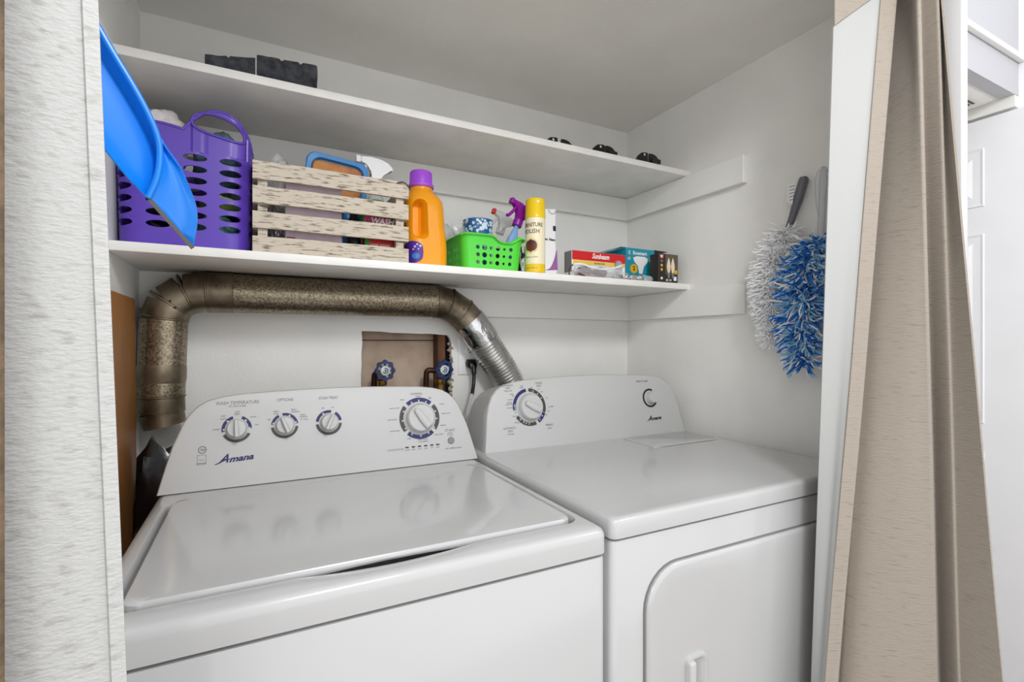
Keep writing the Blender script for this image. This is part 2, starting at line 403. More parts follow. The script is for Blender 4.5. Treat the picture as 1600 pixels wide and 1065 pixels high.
m1 = dial(wr, CM, -.0341, .1195, .0195, 3, [(-8+8, 68, N), (112-6, 190, N), (205, 335, K)], .0285, .0225)
m2 = dial(wr, CM, .0592, .1195, .0190, 22, [(8, 100, N), (118, 172, N), (186, 354, K)], .0278, .022)
m3 = dial(wr, CM, .152, .1195, .0190, -24, [(8, 56, N), (78, 172, N), (186, 354, K)], .0285, .0222)
m4 = dial(wr, CM, .3672, .1145, .0365, 35, [(50, 130, N), (-38, 40, K), (140, 218, K), (228, 312, N)], .0515, .0415, grip=.8)
bm = new()
for m_, rr_, angs in ((m1, .0248, (0, 45, 135, 180)), (m2, .0242, (65, 165, 15)), (m3, .0248, (120,)), (m4, .0450, (90, 65, 115, 20, -5, -35, 155, 185, 212, 240, 270, 298))):
    for a in angs: arc(bm, m_, rr_-.0035, rr_+.001, a-4.5 if rr_ < .03 else a-2.2, a+4.5 if rr_ < .03 else a+2.2, .0004, .0009)
obj('dial_tick', bm, M_plastic, wr, 0, 'stuff')
def put(bm, s, x, y, size, M, **k): return text(bm, s, size, M @ T3(x, y, .0004), **k)
for s_, x, y, sz, sx in (('WASH TEMPERATURE', -.0325, .1752, .0105, .80), ('OPTIONS', .0606, .1765, .0095, .85), ('STAIN TREAT', .1524, .1762, .0090, .80), ('NORMAL', .3632, .1758, .0075, 1), ('START', .4446, .078, .0095, 1)):
    bm = new(); put(bm, s_, x, y, sz, CM, sx=sx); obj('heading_lettering', bm, M_grey, wr, 0, 'stuff')
bm = new()
put(bm, 'all cold rinses', -.033, .1684, .006, CM); 
for s, x, y in (('cool', -.0595, .149), ('warm', -.0595, .1425), ('cold', -.0335, .1565), ('(light)', -.0335, .1515), ('warm', -.003, .1435), ('hot', .004, .126), ('colder', -.072, .1215),
                ('off', .0275, .135), ('extra', .042, .152), ('rinse', .042, .147), ('fabric', .078, .154), ('softener', .081, .149), ('extra', .0965, .1415), ('softener', .0985, .137), ('& rinse', .0995, .131),
                ('off', .139, .153), ('on', .161, .154), ('regular', .3665, .170), ('heavy', .3255, .163), ('light', .397, .164), ('super wash', .305, .143), ('soak & spin', .298, .1155), ('rinse & spin', .303, .088),
                ('casual', .427, .147), ('bulky items', .4365, .122), ('delicate', .427, .0925), ('quick wash', .414, .0705), ('soak', .337, .0665), ('clean washer', .372, .062), ('with affresh', .373, .0565), ('push in', .4446, .0715), ('to start', .4446, .0665), ('LID LOCK', .4406, .033), ('lid unlocked', .460, .033)):
    put(bm, s, x, y, .0052, CM)
put(bm, 'CYCLE STATUS', .3025, .0425, .0058, CM)
for k, s in enumerate(('sensing', 'wash', 'rinse', 'soak', 'spin', 'done')): put(bm, s, .331+.0157*k, .0395, .0042, CM)
obj('small_lettering', bm, M_grey, wr, 0, 'stuff')
bm = new()
for k in range(6): box(bm, -.0042, .0042, -.0016, .0016, 0, .0007); 
bm.free(); bm = new()
for k in range(6):
    s0 = len(bm.verts); box(bm, -.0042, .0042, -.0016, .0016, 0, .0007); bm.verts.ensure_lookup_table(); bmesh.ops.transform(bm, matrix=CM @ T3(.331+.0157*k, .0455, 0), verts=bm.verts[s0:])
obj('status_light', bm, M_black, wr, 0)
obj('start_button', lathe(new(), [(.0088, 0), (.0088, .002), (.0078, .0032), (.003, .0034)], 24, CM @ T3(.4455, .0525, 0)), mat('button_grey', (128, 128, 128), .4), wr, 40)
def logo(root, M, x, y, sz, mm):
    bm = new(); m = M @ T3(x, y, .0003) @ Matrix.Rotation(R(3), 4, 'Z')
    text(bm, 'A', sz*1.55, m @ T3(-sz*1.70, sz*.16, 0), shear=.55, bold=sz*.035, sx=1.05)
    text(bm, 'mana', sz*1.12, m @ T3(sz*.42, -.0, 0), shear=.4, bold=sz*.04, sx=1.22)
    prism(bm, [(-sz*2.75, -sz*.42), (-sz*2.55, -sz*.46), (-sz*1.25, sz*.02), (-sz*.85, sz*.02), (-sz*.9, sz*.15), (-sz*1.4, sz*.12)], m, 0, .0003)
    obj('brand_lettering', bm, mm, root, 0)
logo(wr, CM, -.0325, .0575, .0155, N)
bm = new(); arc(bm, CM @ T3(-.096, .0815, 0), .0063, .0074, 0, 360); put(bm, 'he', -.096, .0818, .0085, CM, shear=.3); obj('round_mark', bm, K, wr, 0)
bm = new()
for (x0, x1, y0, y1) in ((-.105, -.089, .0515, .0522), (-.105, -.089, .0708, .0715), (-.105, -.1043, .0515, .0715), (-.0897, -.089, .0515, .0715), (-.105, -.089, .0535, .0552), (-.102, -.092, .061, .0618)):
    s0 = len(bm.verts); box(bm, x0, x1, y0, y1, 0, .0005); bm.verts.ensure_lookup_table(); bmesh.ops.transform(bm, matrix=CM, verts=bm.verts[s0:])
obj('square_mark', bm, M_grey, wr, 0)
for x in (WX0+.05, WX1-.05):
    for y in (.70, 1.28):
        obj('foot', lathe(new(), [(.022, 0), (.022, .012), (.012, .014), (.012, .03)], 16, T3(x, y, 0)), M_rubber, wr)

# ------------------------------------------------------------------ dryer
DX0, DX1 = .5262, 1.283
dr = thing('clothes_dryer', 'white front-load clothes dryer with one large console dial', 'dryer', ((DX0+DX1)/2, .99, 0))
bm = new(); rbox(bm, DX0+.002, DX1-.002, .654, 1.33, .025, .893, .012, .003); obj('cabinet', bm, M_enamel, dr)
bm = new(); rbox(bm, DX0+.006, DX1-.006, .659, 1.325, .892, .898, .01, .001); obj('top_gasket', bm, M_gapdark, dr)
bm = new(); b = lambda i, z, r=.014: dense(DX0+i, DX1-i, .650+i, 1.33-i, z, r)
loft(bm, [b(0, .8975), b(0, .921), b(.0012, .9262), b(.004, .9295), b(.010, .931), b(.018, .9312), b(.024, .9302), b(.1, .9302)]); obj('top_panel', bm, M_enamel, dr, 50)
# lint screen lid at the back right of the top
bm = new(); loft(bm, [rrect(1.0, 1.262, 1.05, 1.188, .9300, .008), rrect(1.0, 1.262, 1.05, 1.188, .9325, .008), rrect(1.003, 1.259, 1.053, 1.185, .9338, .008)]); obj('lint_lid', bm, M_enamel, dr)
bm = new(); box(bm, 1.02, 1.24, 1.046, 1.0495, .9298, .9306); obj('lint_lid_seam', bm, M_gapdark, dr, 0)
# door, rounded upper corners, with a bar handle recess
def doorloop(y, i):
    pts = []; x0, x1, z0, z1, r = .5985+i, 1.215-i, .22+i, .834-i, .075-i*.6
    for cx, cz, a0 in ((x1-r, z1-r, 0), (x0+r, z1-r, 90), (x0+r, z0+r, 180), (x1-r, z0+r, 270)):
        for k in range(9):
            a = R(a0+90*k/8); pts.append((cx+r*math.cos(a), y, cz+r*math.sin(a)))
    return pts
bm = new(); loft(bm, [doorloop(.656, -.003), doorloop(.6525, -.003)], cap0=False); obj('door_gasket', bm, M_gapdark, dr, 0)
bm = new(); loft(bm, [doorloop(.656, .0005), doorloop(.648, .0), doorloop(.6445, .003), doorloop(.6435, .008), doorloop(.6435, .03)])
dd = obj('door', bm, M_enamel, dr, 40)
bm = new(); hl = lambda y, i: [(x, y, z) for x, z, _ in rrect(.684+i, .738-i, .48+i, .662-i, 0, .012)]
loft(bm, [hl(.645, 0), hl(.6385, .001), hl(.6375, .004), hl(.6385, .008), hl(.6425, .012)]); obj('handle_rim', bm, M_enamel, dd, 40)
bm = new(); box(bm, .686, .703, .6315, .644, .487, .655, .005, 3); obj('handle', bm, M_plastic, dd, 40)
DM = console_m(1.205, .9300)
console(dr, DM, .546, 1.283, [(0, 0), (.007, .05), (.014, .098), (.024, .130), (.034, .1505), (.052, .170), (.080, .184), (.118, .1915), (.165, .1955)], depth=.115)
d1 = dial(dr, DM, .6955, .1148, .0385, 62, [(98, 188, N), (210, 290, K), (-20, 88, K), (300, 338, N)], .0535, .044, grip=.72)
d2 = dial(dr, DM, 1.149, .1175, .019, 0, [], .03, .02, grip=0.02)
obj('dial_ring', arc(new(), d2, .0245, .0305, 62, 325), M_black, dr, 0)
bm = new()
for a in (70, 50, 30, 170, 176, 184, 225, 240, 250, 262, 308, 325): arc(bm, d1, .0455, .0495, a-2, a+2, .0004, .0009)
obj('dial_tick', bm, M_plastic, dr, 0, 'stuff')
for s_, x, y, sz, sx in (('AUTOMATIC', .632, .1785, .0075, .8), ('DRY', .632, .171, .0085, 1), ('TIMED', .7335, .1815, .0085, 1), ('DRY', .7335, .1735, .0085, 1), ('AUTOMATIC', .626, .0600, .0085, .8), ('DRY', .628, .0515, .0085, 1), ('WRINKLE', .7545, .060, .0085, .7), ('PUSH TO START', 1.1255, .173, .0095, .72)):
    bm = new(); put(bm, s_, x, y, sz, DM, sx=sx); obj('heading_lettering', bm, M_grey, dr, 0, 'stuff')
bm = new()
for s, x, y in (('heavy duty', .632, .164), ('off', .7075, .170), ('cool', .676, .176), ('down', .676, .171), ('more', .643, .154), ('dry', .646, .149), ('normal', .635, .139), ('energy', .633, .131), ('preferred', .631, .126), ('less dry', .633, .116),
                ('off', .648, .102), ('less dry', .648, .092), ('damp', .655, .083), ('energy preferred', .662, .0745), ('more dry', .680, .067), ('off', .706, .067), ('low heat', .628, .044), ('40', .741, .156), ('60', .731, .164), ('20', .755, .138), ('air fluff', .7665, .112), ('off', .757, .099), ('shield', .7545, .051), ('60', .748, .089)):
    put(bm, s, x, y, .0058, DM)
obj('small_lettering', bm, M_grey, dr, 0, 'stuff')
logo(dr, DM, 1.1585, .0505, .0135, mat('print_black', (20, 20, 26), .5))
for x in (DX0+.05, DX1-.05):
    for y in (.70, 1.28):
        obj('foot', lathe(new(), [(.022, 0), (.022, .012), (.012, .014), (.012, .03)], 16, T3(x, y, 0)), M_rubber, dr)

# ------------------------------------------------------------------ dryer duct: galvanized run, elbows, foil tape, flexible hose
DY = 1.4785; DRr = .0505
du = thing('galvanized_duct', 'tarnished galvanized steel vent duct with elbows running under the lower shelf', 'duct', (.15, DY, 1.30))
def seg(name, pts, r=DRr, m=M_galv, n=36, par=du):
    bm = new(); tube(bm, [(x, DY, z) for x, z in pts], r, n); return obj(name, bm, m, par, 40)
def bead(x, z, dx, dz_, r=DRr+.0022, wv=.006, m=M_galv2, par=du):
    d = Vector((dx, 0, dz_)).normalized()*wv/2
    bm = new(); tube(bm, [(x-d.x, DY, z-d.z), (x-d.x*.5, DY, z-d.z*.5), (x+d.x*.5, DY, z+d.z*.5), (x+d.x, DY, z+d.z)], [r-.002, r, r, r-.002], 36, True); return obj('joint_bead', bm, m, par, 40)
LE = [(-.2050, 1.092), (-.1985, 1.283), (-.1850, 1.322), (-.1520, 1.3475), (-.108, 1.3545), (-.052, 1.3545), (.497, 1.3545), (.541, 1.3475), (.587, 1.3205), (.628, 1.280)]
seg('vertical_pipe', [LE[0], LE[1]]);
for a, b_ in ((1, 2), (2, 3), (3, 4)): seg('elbow_gore', [LE[a], LE[b_]], DRr-.0004, M_galv2)
seg('collar', [LE[4], LE[5]], DRr+.0012, M_galv2); seg('horizontal_pipe', [LE[5], LE[6]])
for a, b_ in ((6, 7), (7, 8), (8, 9)): seg('elbow_gore', [LE[a], LE[b_]], DRr-.0004, M_galv2)
for i in range(1, 10):
    a = LE[max(0, i-1)]; c = LE[min(9, i+1)]
    bead(LE[i][0], LE[i][1], c[0]-a[0], c[1]-a[1])
bead(-.0985, 1.3545, 1, 0); bead(-.2030, 1.150, .03, 1, DRr+.0015, .05)
seg('lower_elbow_gore', [(-.2050, 1.094), (-.2035, 1.055)], DRr-.0006, M_galv2); seg('lower_elbow_gore', [(-.2035, 1.056), (-.197, 1.022)], DRr-.004, M_galv2); bead(-.2050, 1.094, 0, 1)
for x, z in ((-.17, 1.31), (-.18, 1.325), (-.085, 1.367), (-.066, 1.364), (.535, 1.34), (.575, 1.33)):
    obj('screw', lathe(new(), [(.003, 0), (.003, .0015), (.001, .002)], 10, T3(x, DY-DRr*.965, z) @ Matrix.Rotation(R(90), 4, 'X')), M_copper, du)
# foil tape sleeve
bm = new(); pts = [(.612, 1.2985), (.626, 1.283), (.640, 1.266), (.654, 1.247), (.664, 1.232)]
tube(bm, [(x, DY, z) for x, z in pts], [DRr+.002, DRr+.003, DRr+.0032, DRr+.0035, DRr+.002], 40)
for v in bm.verts: v.co += Vector((1, 1, 1))*noise.noise(v.co*60)*.002
obj('foil_tape_sleeve', bm, M_foil, du, 50)
# flexible hose
bm = new(); base = spline([(.655, DY, 1.243), (.690, DY, 1.192), (.728, DY, 1.140), (.764, DY, 1.080), (.795, DY, 1.015), (.815, DY-.005, .93), (.82, DY-.01, .80), (.82, DY-.01, .55), (.82, DY-.01, .20)], 12)
L = [0]
for a, c in zip(base, base[1:]): L.append(L[-1]+(c-a).length)
path = []; rad = []; s = 0; pitch = .0105; st = pitch/4; i = 0
while s < L[-1]:
    while L[i+1] < s: i += 1
    u = (s-L[i])/(L[i+1]-L[i]); path.append(base[i].lerp(base[i+1], u)); ph = (s/pitch) % 1
    rad.append(0.0490+.0036*math.cos(2*PI*ph)); s += st
tube(bm, path, rad, 32)
single('flexible_duct', bm, M_flex, 'ribbed silver flexible duct dropping behind the dryer console', 'duct', None, 60)

# ------------------------------------------------------------------ black crumpled plastic and hose behind the washer, brown board
random.seed(7)
bm = new(); bmesh.ops.create_icosphere(bm, subdivisions=4, radius=1)
for v in bm.verts:
    c = v.co.copy(); n_ = noise.noise(c*2.4)*.35+abs(noise.noise(Vector((c.x*5, c.y*5, c.z*14))))*.9
    v.co = Vector((c.x*.098*(1+n_*.4)-.185, c.y*.050*(1+n_*.4)+1.398, max(-.97, c.z*(1+n_*.15))*.45+.55))
    v.co.x = max(-.2410, min(-.105, v.co.x))
mn = min(v.co.z for v in bm.verts)
for v in bm.verts: v.co.z = (v.co.z-mn)*(1.0/(1.0-0))*1.0
top = max(v.co.z for v in bm.verts)
for v in bm.verts: v.co.z *= 1.012/top
single('black_plastic_wrap', bm, mat('black_film', (16, 16, 18), .22, bump=.5, bscale=25), 'crumpled black plastic wrapping bunched behind the washer under the duct', 'plastic wrap', None, 50)
bm = new(); box(bm, XL+.0015, XL+.0115, 1.02, 1.418, 0, 1.327, .001, 1)
for v in bm.verts: v.co.x += (1-v.co.z/1.327)*.004; v.co.y += (1-v.co.z/1.327)*.05
single('brown_board', bm, M_brown, 'brown board leaning against the closet side wall beside the washer', 'board')

# ------------------------------------------------------------------ water valves, outlet, plug
def valve(x, z, label, side):
    t = thing('water_valve', label, 'valve', (x, 1.53, z-.09), 'washer supply valves')
    Mw = T3(x, 1.487, z) @ Matrix.Rotation(R(90), 4, 'X') @ Matrix.Rotation(R(8), 4, 'Y')
    bm = new(); n = 64
    def lobed(r0, amp, h): return [tuple(Mw @ Vector(((r0+amp*math.cos(8*2*PI*k/n))*math.cos(2*PI*k/n), (r0+amp*math.cos(8*2*PI*k/n))*math.sin(2*PI*k/n), h))) for k in range(n)]
    loft(bm, [lobed(.022, 0, -.003), lobed(.029, .0022, -.003), lobed(.031, .0024, 0), lobed(.029, .0022, .003), lobed(.022, 0, .003), lobed(.022, 0, -.003)], False, False)
    for k in range(8):
        a = 2*PI*k/8; m_ = Mw @ Matrix.Rotation(a, 4, 'Z'); s0 = len(bm.verts); box(bm, .008, .024, -.0028, .0028, -.0022, .0025); bm.verts.ensure_lookup_table(); bmesh.ops.transform(bm, matrix=m_, verts=bm.verts[s0:])
    hw = obj('handwheel', bm, M_valve, t, 40)
    obj('centre_disc', lathe(new(), [(.0145, -.004), (.0145, .0035), (.012, .0048), (.004, .005)], 28, Mw), mat('disc_pale', (196, 206, 206), .4), hw, 40)
    bm = new(); arc(bm, Mw, .006, .0085, 200, 480, .005, .0056); arc(bm, Mw, 0.0005, .003, 0, 350, .005, .0056); obj('disc_mark', bm, M_navy, hw, 0)
    bm = new(); tube(bm, [(x, 1.493, z), (x, 1.535, z-.004)], .007, 14); obj('stem', bm, M_brass, t)
    bm = new(); lathe(bm, [(.012, -.028), (.016, -.026), (.016, -.012), (.011, -.009), (.014, .006), (.010, .016)], 20, T3(x, 1.530, z-.02)); lathe(bm, [(.013, -.062), (.013, -.034), (.0115, -.027)], 6, T3(x, 1.530, z-.02)); obj('valve_body', bm, M_brass, t, 40)
    bm = new(); tube(bm, spline([(x, 1.536, z-.008), (x-.02, 1.548, z-.004), (x-.034, 1.552, z-.006), (x-.037, 1.556, z-.03), (x-.037, 1.56, z-.14)] if side else [(x, 1.536, z-.012), (x-.012, 1.55, z-.012), (x-.017, 1.556, z-.03), (x-.017, 1.56, z-.14)], 5), .009, 14); obj('supply_pipe', bm, M_copper, t)
    bm = new(); tube(bm, spline([(x, 1.530, z-.078), (x, 1.53, z-.12), (x+.004, 1.5, z-.30), (x, 1.46, z-.6)], 5), .011, 14); obj('hose', bm, M_black, t)
valve(.3455, 1.142, 'blue round tap handle on brass valve, the one farther from the outlet', False)
valve(.5315, 1.140, 'blue round tap handle on brass valve, the one nearer the electrical outlet', True)
t = thing('outlet_plate', 'white electrical wall outlet partly behind the flexible duct', 'outlet', (.642, YB, 1.118))
bm = new(); loft(bm, [[(x, y, z) for x, z, _ in rrect(.602+i, .682-i, 1.118+i, 1.238-i, 0, .004)] for y, i in ((YB, 0), (YB-.004, .0005), (YB-.006, .003))]); obj('plate', bm, M_white, t)
for zz in (1.201, 1.155):
    f = obj('socket', lathe(new(), [(.0165, 0), (.0165, .002), (.015, .0028)], 28, T3(.642, YB-.0055, zz) @ Matrix.Rotation(R(90), 4, 'X')), M_white, t)
    bm = new()
    for dx in (-.006, .006): box(bm, .642+dx-.0012, .642+dx+.0012, YB-.0090, YB-.0082, zz-.001, zz+.006)
    lathe(bm, [(.0024, 0), (.0024, .001)], 10, T3(.642, YB-.0082, zz-.008) @ Matrix.Rotation(R(90), 4, 'X')); obj('slot', bm, M_char, f, 0)
bm = new()
loft(bm, [[(.642+dx*s, y, 1.158-k+dz_*s) for dx, dz_ in ((-.015, -.012), (.015, -.012), (.017, .0), (.013, .012), (-.013, .012), (-.017, 0))] for s, y, k in ((1, YB-.0086, 0), (1.05, YB-.02, 0), (.95, YB-.032, .004), (.62, YB-.040, .014), (.3, YB-.042, .024))])
pl = thing('power_cord', 'black plug and cord hanging from the wall outlet', 'power cord', (.642, 1.51, 1.0))
obj('plug', bm, M_black, pl, 50)
bm = new(); tube(bm, spline([(.642, YB-.036, 1.150), (.643, YB-.040, 1.125), (.640, YB-.045, 1.092), (.628, YB-.06, 1.058)], 6), [.0085]*7+[.006]*12, 12); obj('strain_relief', bm, M_black, pl)
bm = new(); tube(bm, spline([(.628, YB-.06, 1.060), (.612, YB-.075, 1.03), (.597, YB-.09, .995), (.585, YB-.10, .92), (.58, YB-.1, .6), (.58, YB-.09, .1)], 6), .0042, 10); obj('cord', bm, M_handlew, pl)

# ------------------------------------------------------------------ curtains
def sheet(name, top, bot, m, parent, z0, z1, thick=.003, nz=14, n=5, off=0, closed=False):
    """cloth hung from the plan curve top (at z1) to the plan curve bot (at z0)"""
    A = spline([(x, y, 0) for x, y in top], n); B = spline([(x, y, 0) for x, y in bot], n)
    bm = new(); rows = []
    for k in range(nz+1):
        t = k/nz; z = z1+(z0-z1)*t; row = []
        for a, b_ in zip(A, B):
            p = a.lerp(b_, t); wv = .004*noise.noise(Vector((p.x*9, p.y*9, z*1.7)))*t
            row.append(bm.verts.new((p.x, p.y+wv+off, z)))
        rows.append(row)
    for r0, r1 in zip(rows, rows[1:]):
        for i in range(len(r0)-1): bm.faces.new((r0[i], r0[i+1], r1[i+1], r1[i]))
    o = obj(name, bm, m, parent, 60)
    thicken(o, thick)
    return o
cr = thing('drawn_curtain', 'taupe slub curtain with white lining drawn aside beside the dryer', 'curtain', (1.1, .53, .02))
cr['_local'] = 0
Ltop, Lbot = (1.2109, .55), (.8974, .55)
z1c, z0c = 2.04, .02
face_top = [(1.100, .612), (1.16, .622), (1.245, .617), (1.272, .600), (1.262, .570), (1.232, .535), (1.206, .5205), (1.2010, .5150), (1.213, .517), (1.2415, .5315), (1.248, .5285), (1.243, .508), (1.2405, .4995), (1.2475, .5005), (1.272, .5095), (1.270, .503), (1.240, .4970)]
face_bot = [(1.00, .612), (1.03, .618), (1.060, .614), (1.045, .602), (1.06, .580), (1.135, .530), (1.205, .489), (1.2235, .4806), (1.2350, .485), (1.295, .5060), (1.300, .4990), (1.262, .466), (1.2519, .4530), (1.2600, .4545), (1.275, .4610), (1.276, .440), (1.2744, .3696)]
sheet('face_fabric', face_top, face_bot, M_beige, cr, z0c, z1c, .0035)
sheet('lining', [(1.0658, .600), (1.09, .596), (1.13, .583), (1.16, .573), (1.1797, .5653)], [(.9579, .600), (.945, .590), (.925, .578), (.895, .566), (.8761, .5579)], M_lining, cr, z0c, 1.995, .0025)
sheet('lining_return', [(1.0670, .600), (1.078, .6045), (1.088, .609), (1.100, .612)], [(.9590, .600), (.972, .605), (.985, .610), (1.00, .612)], M_lining, cr, z0c, 1.995, .0025)
sheet('side_hem', [(1.1797, .5645), (1.19, .559), (1.203, .552), (1.2109, .55), (1.2125, .5535), (1.205, .558)], [(.8761, .557), (.885, .553), (.891, .5505), (.8974, .55), (.900, .5535), (.895, .557)], M_beige, cr, z0c, z1c, .003)
th = sheet('top_hem', [(1.0615, .5985), (1.09, .5935), (1.13, .5805), (1.16, .5705), (1.1800, .5628)], [(1.0575, .5985), (1.082, .5935), (1.118, .5805), (1.146, .5705), (1.168, .5628)], M_beige, cr, 1.878, 2.04, .0025, 4)
for v in th.data.vertices:      # the hem's lower edge climbs towards the leading edge
    z = v.co.z+cr.location.z; x = v.co.x+cr.location.x; v.co.z += (2.04-z)/.162*.085*max(0, min(1, (x-1.058)/.11))
cl = thing('foreground_curtain', 'pale slub curtain edge hanging across the closet opening beside the dustpan', 'curtain', (-.15, .45, .02))
ct = lambda dx: [(-.1185+dx, .452), (-.140+dx, .450), (-.165+dx, .4485), (-.190+dx, .450)]
sheet('cloth', ct(0), [(-.0530, .452), (-.080, .450), (-.110, .4485), (-.150, .450)], M_pale, cl, .02, 2.04, .003)
sheet('side_hem', [(-.1180, .4495), (-.126, .4485), (-.1275, .4480)], [(-.0510, .4495), (-.0575, .4485), (-.059, .4480)], M_pale, cl, .02, 2.04, .003)
sheet('shaded_fold', [(-.1415, .4250), (-.145, .4215), (-.163, .418), (-.19, .420), (-.215, .430)], [(-.1405, .4250), (-.144, .4215), (-.162, .418), (-.19, .420), (-.215, .43)], M_foldshade, cl, .02, 2.04, .003)
# rod the curtains hang from
bm = new(); tube(bm, [(XL, .50, 2.052), (XR, .50, 2.052)], .009, 14); single('curtain_rod', bm, M_white, 'thin white curtain rod at the top of the closet opening', 'curtain rod')

# ------------------------------------------------------------------ blue dustpan hung on the side wall
t = thing('dustpan', 'bright blue plastic dustpan with grey rubber lip hanging beside the purple basket', 'dustpan', (-.15, .84, 1.36))
def py(x): return .84+.3*(x+.12)
rim = [(-.2150, 1.700), (-.1821, 1.6384), (-.1646, 1.6057), (-.1450, 1.5705), (-.1281, 1.5353), (-.1190, 1.5070), (-.1176, 1.4805), (-.1211, 1.4528), (-.1302, 1.4242)]
lip = [(-.2200, 1.5330), (-.1985, 1.5070), (-.1753, 1.4793), (-.1620, 1.4610), (-.1517, 1.4472), (-.1430, 1.4380), (-.1370, 1.4315), (-.1330, 1.4270), (-.1302, 1.4242)]
bm = new()   # tray: concave between rim and lip
n = 10; grid = []
for (rx, rz), (lx, lz) in zip(rim, lip):
    row = []
    for k in range(n+1):
        u = k/n; x = rx+(lx-rx)*u; z = rz+(lz-rz)*u
        depth = .026*min(1, (u*5))**.7*(1-u)**.5
        row.append(bm.verts.new((x, py(x)+depth, z)))
    grid.append(row)
for a, b_ in zip(grid, grid[1:]):
    for k in range(n): bm.faces.new((a[k], a[k+1], b_[k+1], b_[k]))
o = obj('tray', bm, M_blue, t, 50); thicken(o, .002)
bm = new(); tube(bm, spline([(x, py(x)-.002, z) for x, z in rim], 4), .0042, 10); obj('rim', bm, M_blue, t)
wing = [(-.1190, 1.5155), (-.1119, 1.5019), (-.0959, 1.4790), (-.0847, 1.4523), (-.0763, 1.4263), (-.0748, 1.4032), (-.0778, 1.3793), (-.0800, 1.3680)]
inner = [(-.1195, 1.5070), (-.1180, 1.4850), (-.1190, 1.4680), (-.1211, 1.4528), (-.1250, 1.4380), (-.1290, 1.4260), (-.1246, 1.4182), (-.0990, 1.3880)]
bm = new(); grid = []
W2 = spline([(x, 0, z) for x, z in wing], 4); I2 = spline([(x, 0, z) for x, z in inner], 4)
for a, b_ in zip(I2, W2):
    row = []
    for k in range(7):
        u = k/6; p = a.lerp(b_, u); row.append(bm.verts.new((p.x, py(p.x)+.002+.010*math.sin(PI*u*.9), p.z)))
    grid.append(row)
for a, b_ in zip(grid, grid[1:]):
    for k in range(6): bm.faces.new((a[k], a[k+1], b_[k+1], b_[k]))
o = obj('side_wing', bm, M_blue, t, 50); thicken(o, .0025)
bm = new()   # broom-cleaning teeth along the wing's edge
for k in range(13):
    u = k/12; p = Vector((-.1140, 0, 1.5055)).lerp(Vector((-.0945, 0, 1.4765)), u); y = py(p.x)+.004
    prism(bm, [(-.0012, -.0014), (.0022, .0002), (-.0010, .0016)], frame_m((p.x, y, p.z), (.82, 0, .57), (-.57, 0, .82)), -.001, .001)
obj('comb_teeth', bm, M_blue, t, 0)
bm = new(); a = Vector((-.1275, py(-.1275)-.001, 1.4235)); b_ = Vector((-.0790, py(-.079)-.001, 1.3640)); d = (b_-a).normalized(); nrm = Vector((-.76, 0, -.65))
s_ = .0042
loft(bm, [[tuple(p+nrm*s_*i+Vector((0, j, 0))) for i, j in ((-.3, -.0025), (1, -.0025), (1, .0035), (-.3, .0035))] for p in (a, b_)]); obj('rubber_lip', bm, M_rubber, t, 0)
bm = new(); tube(bm, spline([(-.205, .822, 1.65), (-.228, .818, 1.70), (-.240, .815, 1.76), (-.243, .815, 1.80)], 5), [.012]*8+[.010]*8, 12); obj('handle', bm, M_blue, t)
bm = new(); tube(bm, spline([(XL, .815, 1.795), (-.247, .815, 1.793), (-.238, .812, 1.797), (-.234, .812, 1.806)], 5), .0025, 8); single('wall_hook', bm, M_handlew, 'small metal hook on the side wall holding the blue dustpan', 'hook')

# ------------------------------------------------------------------ purple laundry basket
def superell(s, a, b, e=3.2):
    """s in 0..1 by angle; returns plan point on a superellipse; s = 0 at +x going counter-clockwise"""
    th = 2*PI*s; c, s_ = math.cos(th), math.sin(th)
    return a*math.copysign(abs(c)**(2/e), c), b*math.copysign(abs(s_)**(2/e), s_)
def arcmap(a, b, r, N=720):
    """rounded rectangle by arc length; u = 0 at +x, counter-clockwise, front (-y) at u = .75"""
    P = [(a, 0)]
    for cx, cy, a0 in ((a-r, b-r, 0), (r-a, b-r, 90), (r-a, r-b, 180), (a-r, r-b, 270)):
        for k in range(13): P.append((cx+r*math.cos(R(a0+90*k/12)), cy+r*math.sin(R(a0+90*k/12))))
    P.append((a, 0)); N = len(P)-1; L = [0]
    for p, q in zip(P, P[1:]): L.append(L[-1]+math.hypot(q[0]-p[0], q[1]-p[1]))
    def f(u):
        u = (u % 1)*L[-1]; lo, hi = 0, N
        while hi-lo > 1:
            m_ = (lo+hi)//2
            if L[m_] <= u: lo = m_
            else: hi = m_
        k = (u-L[lo])/max(1e-9, L[hi]-L[lo]); return (P[lo][0]+(P[hi][0]-P[lo][0])*k, P[lo][1]+(P[hi][1]-P[lo][1])*k)
    return f
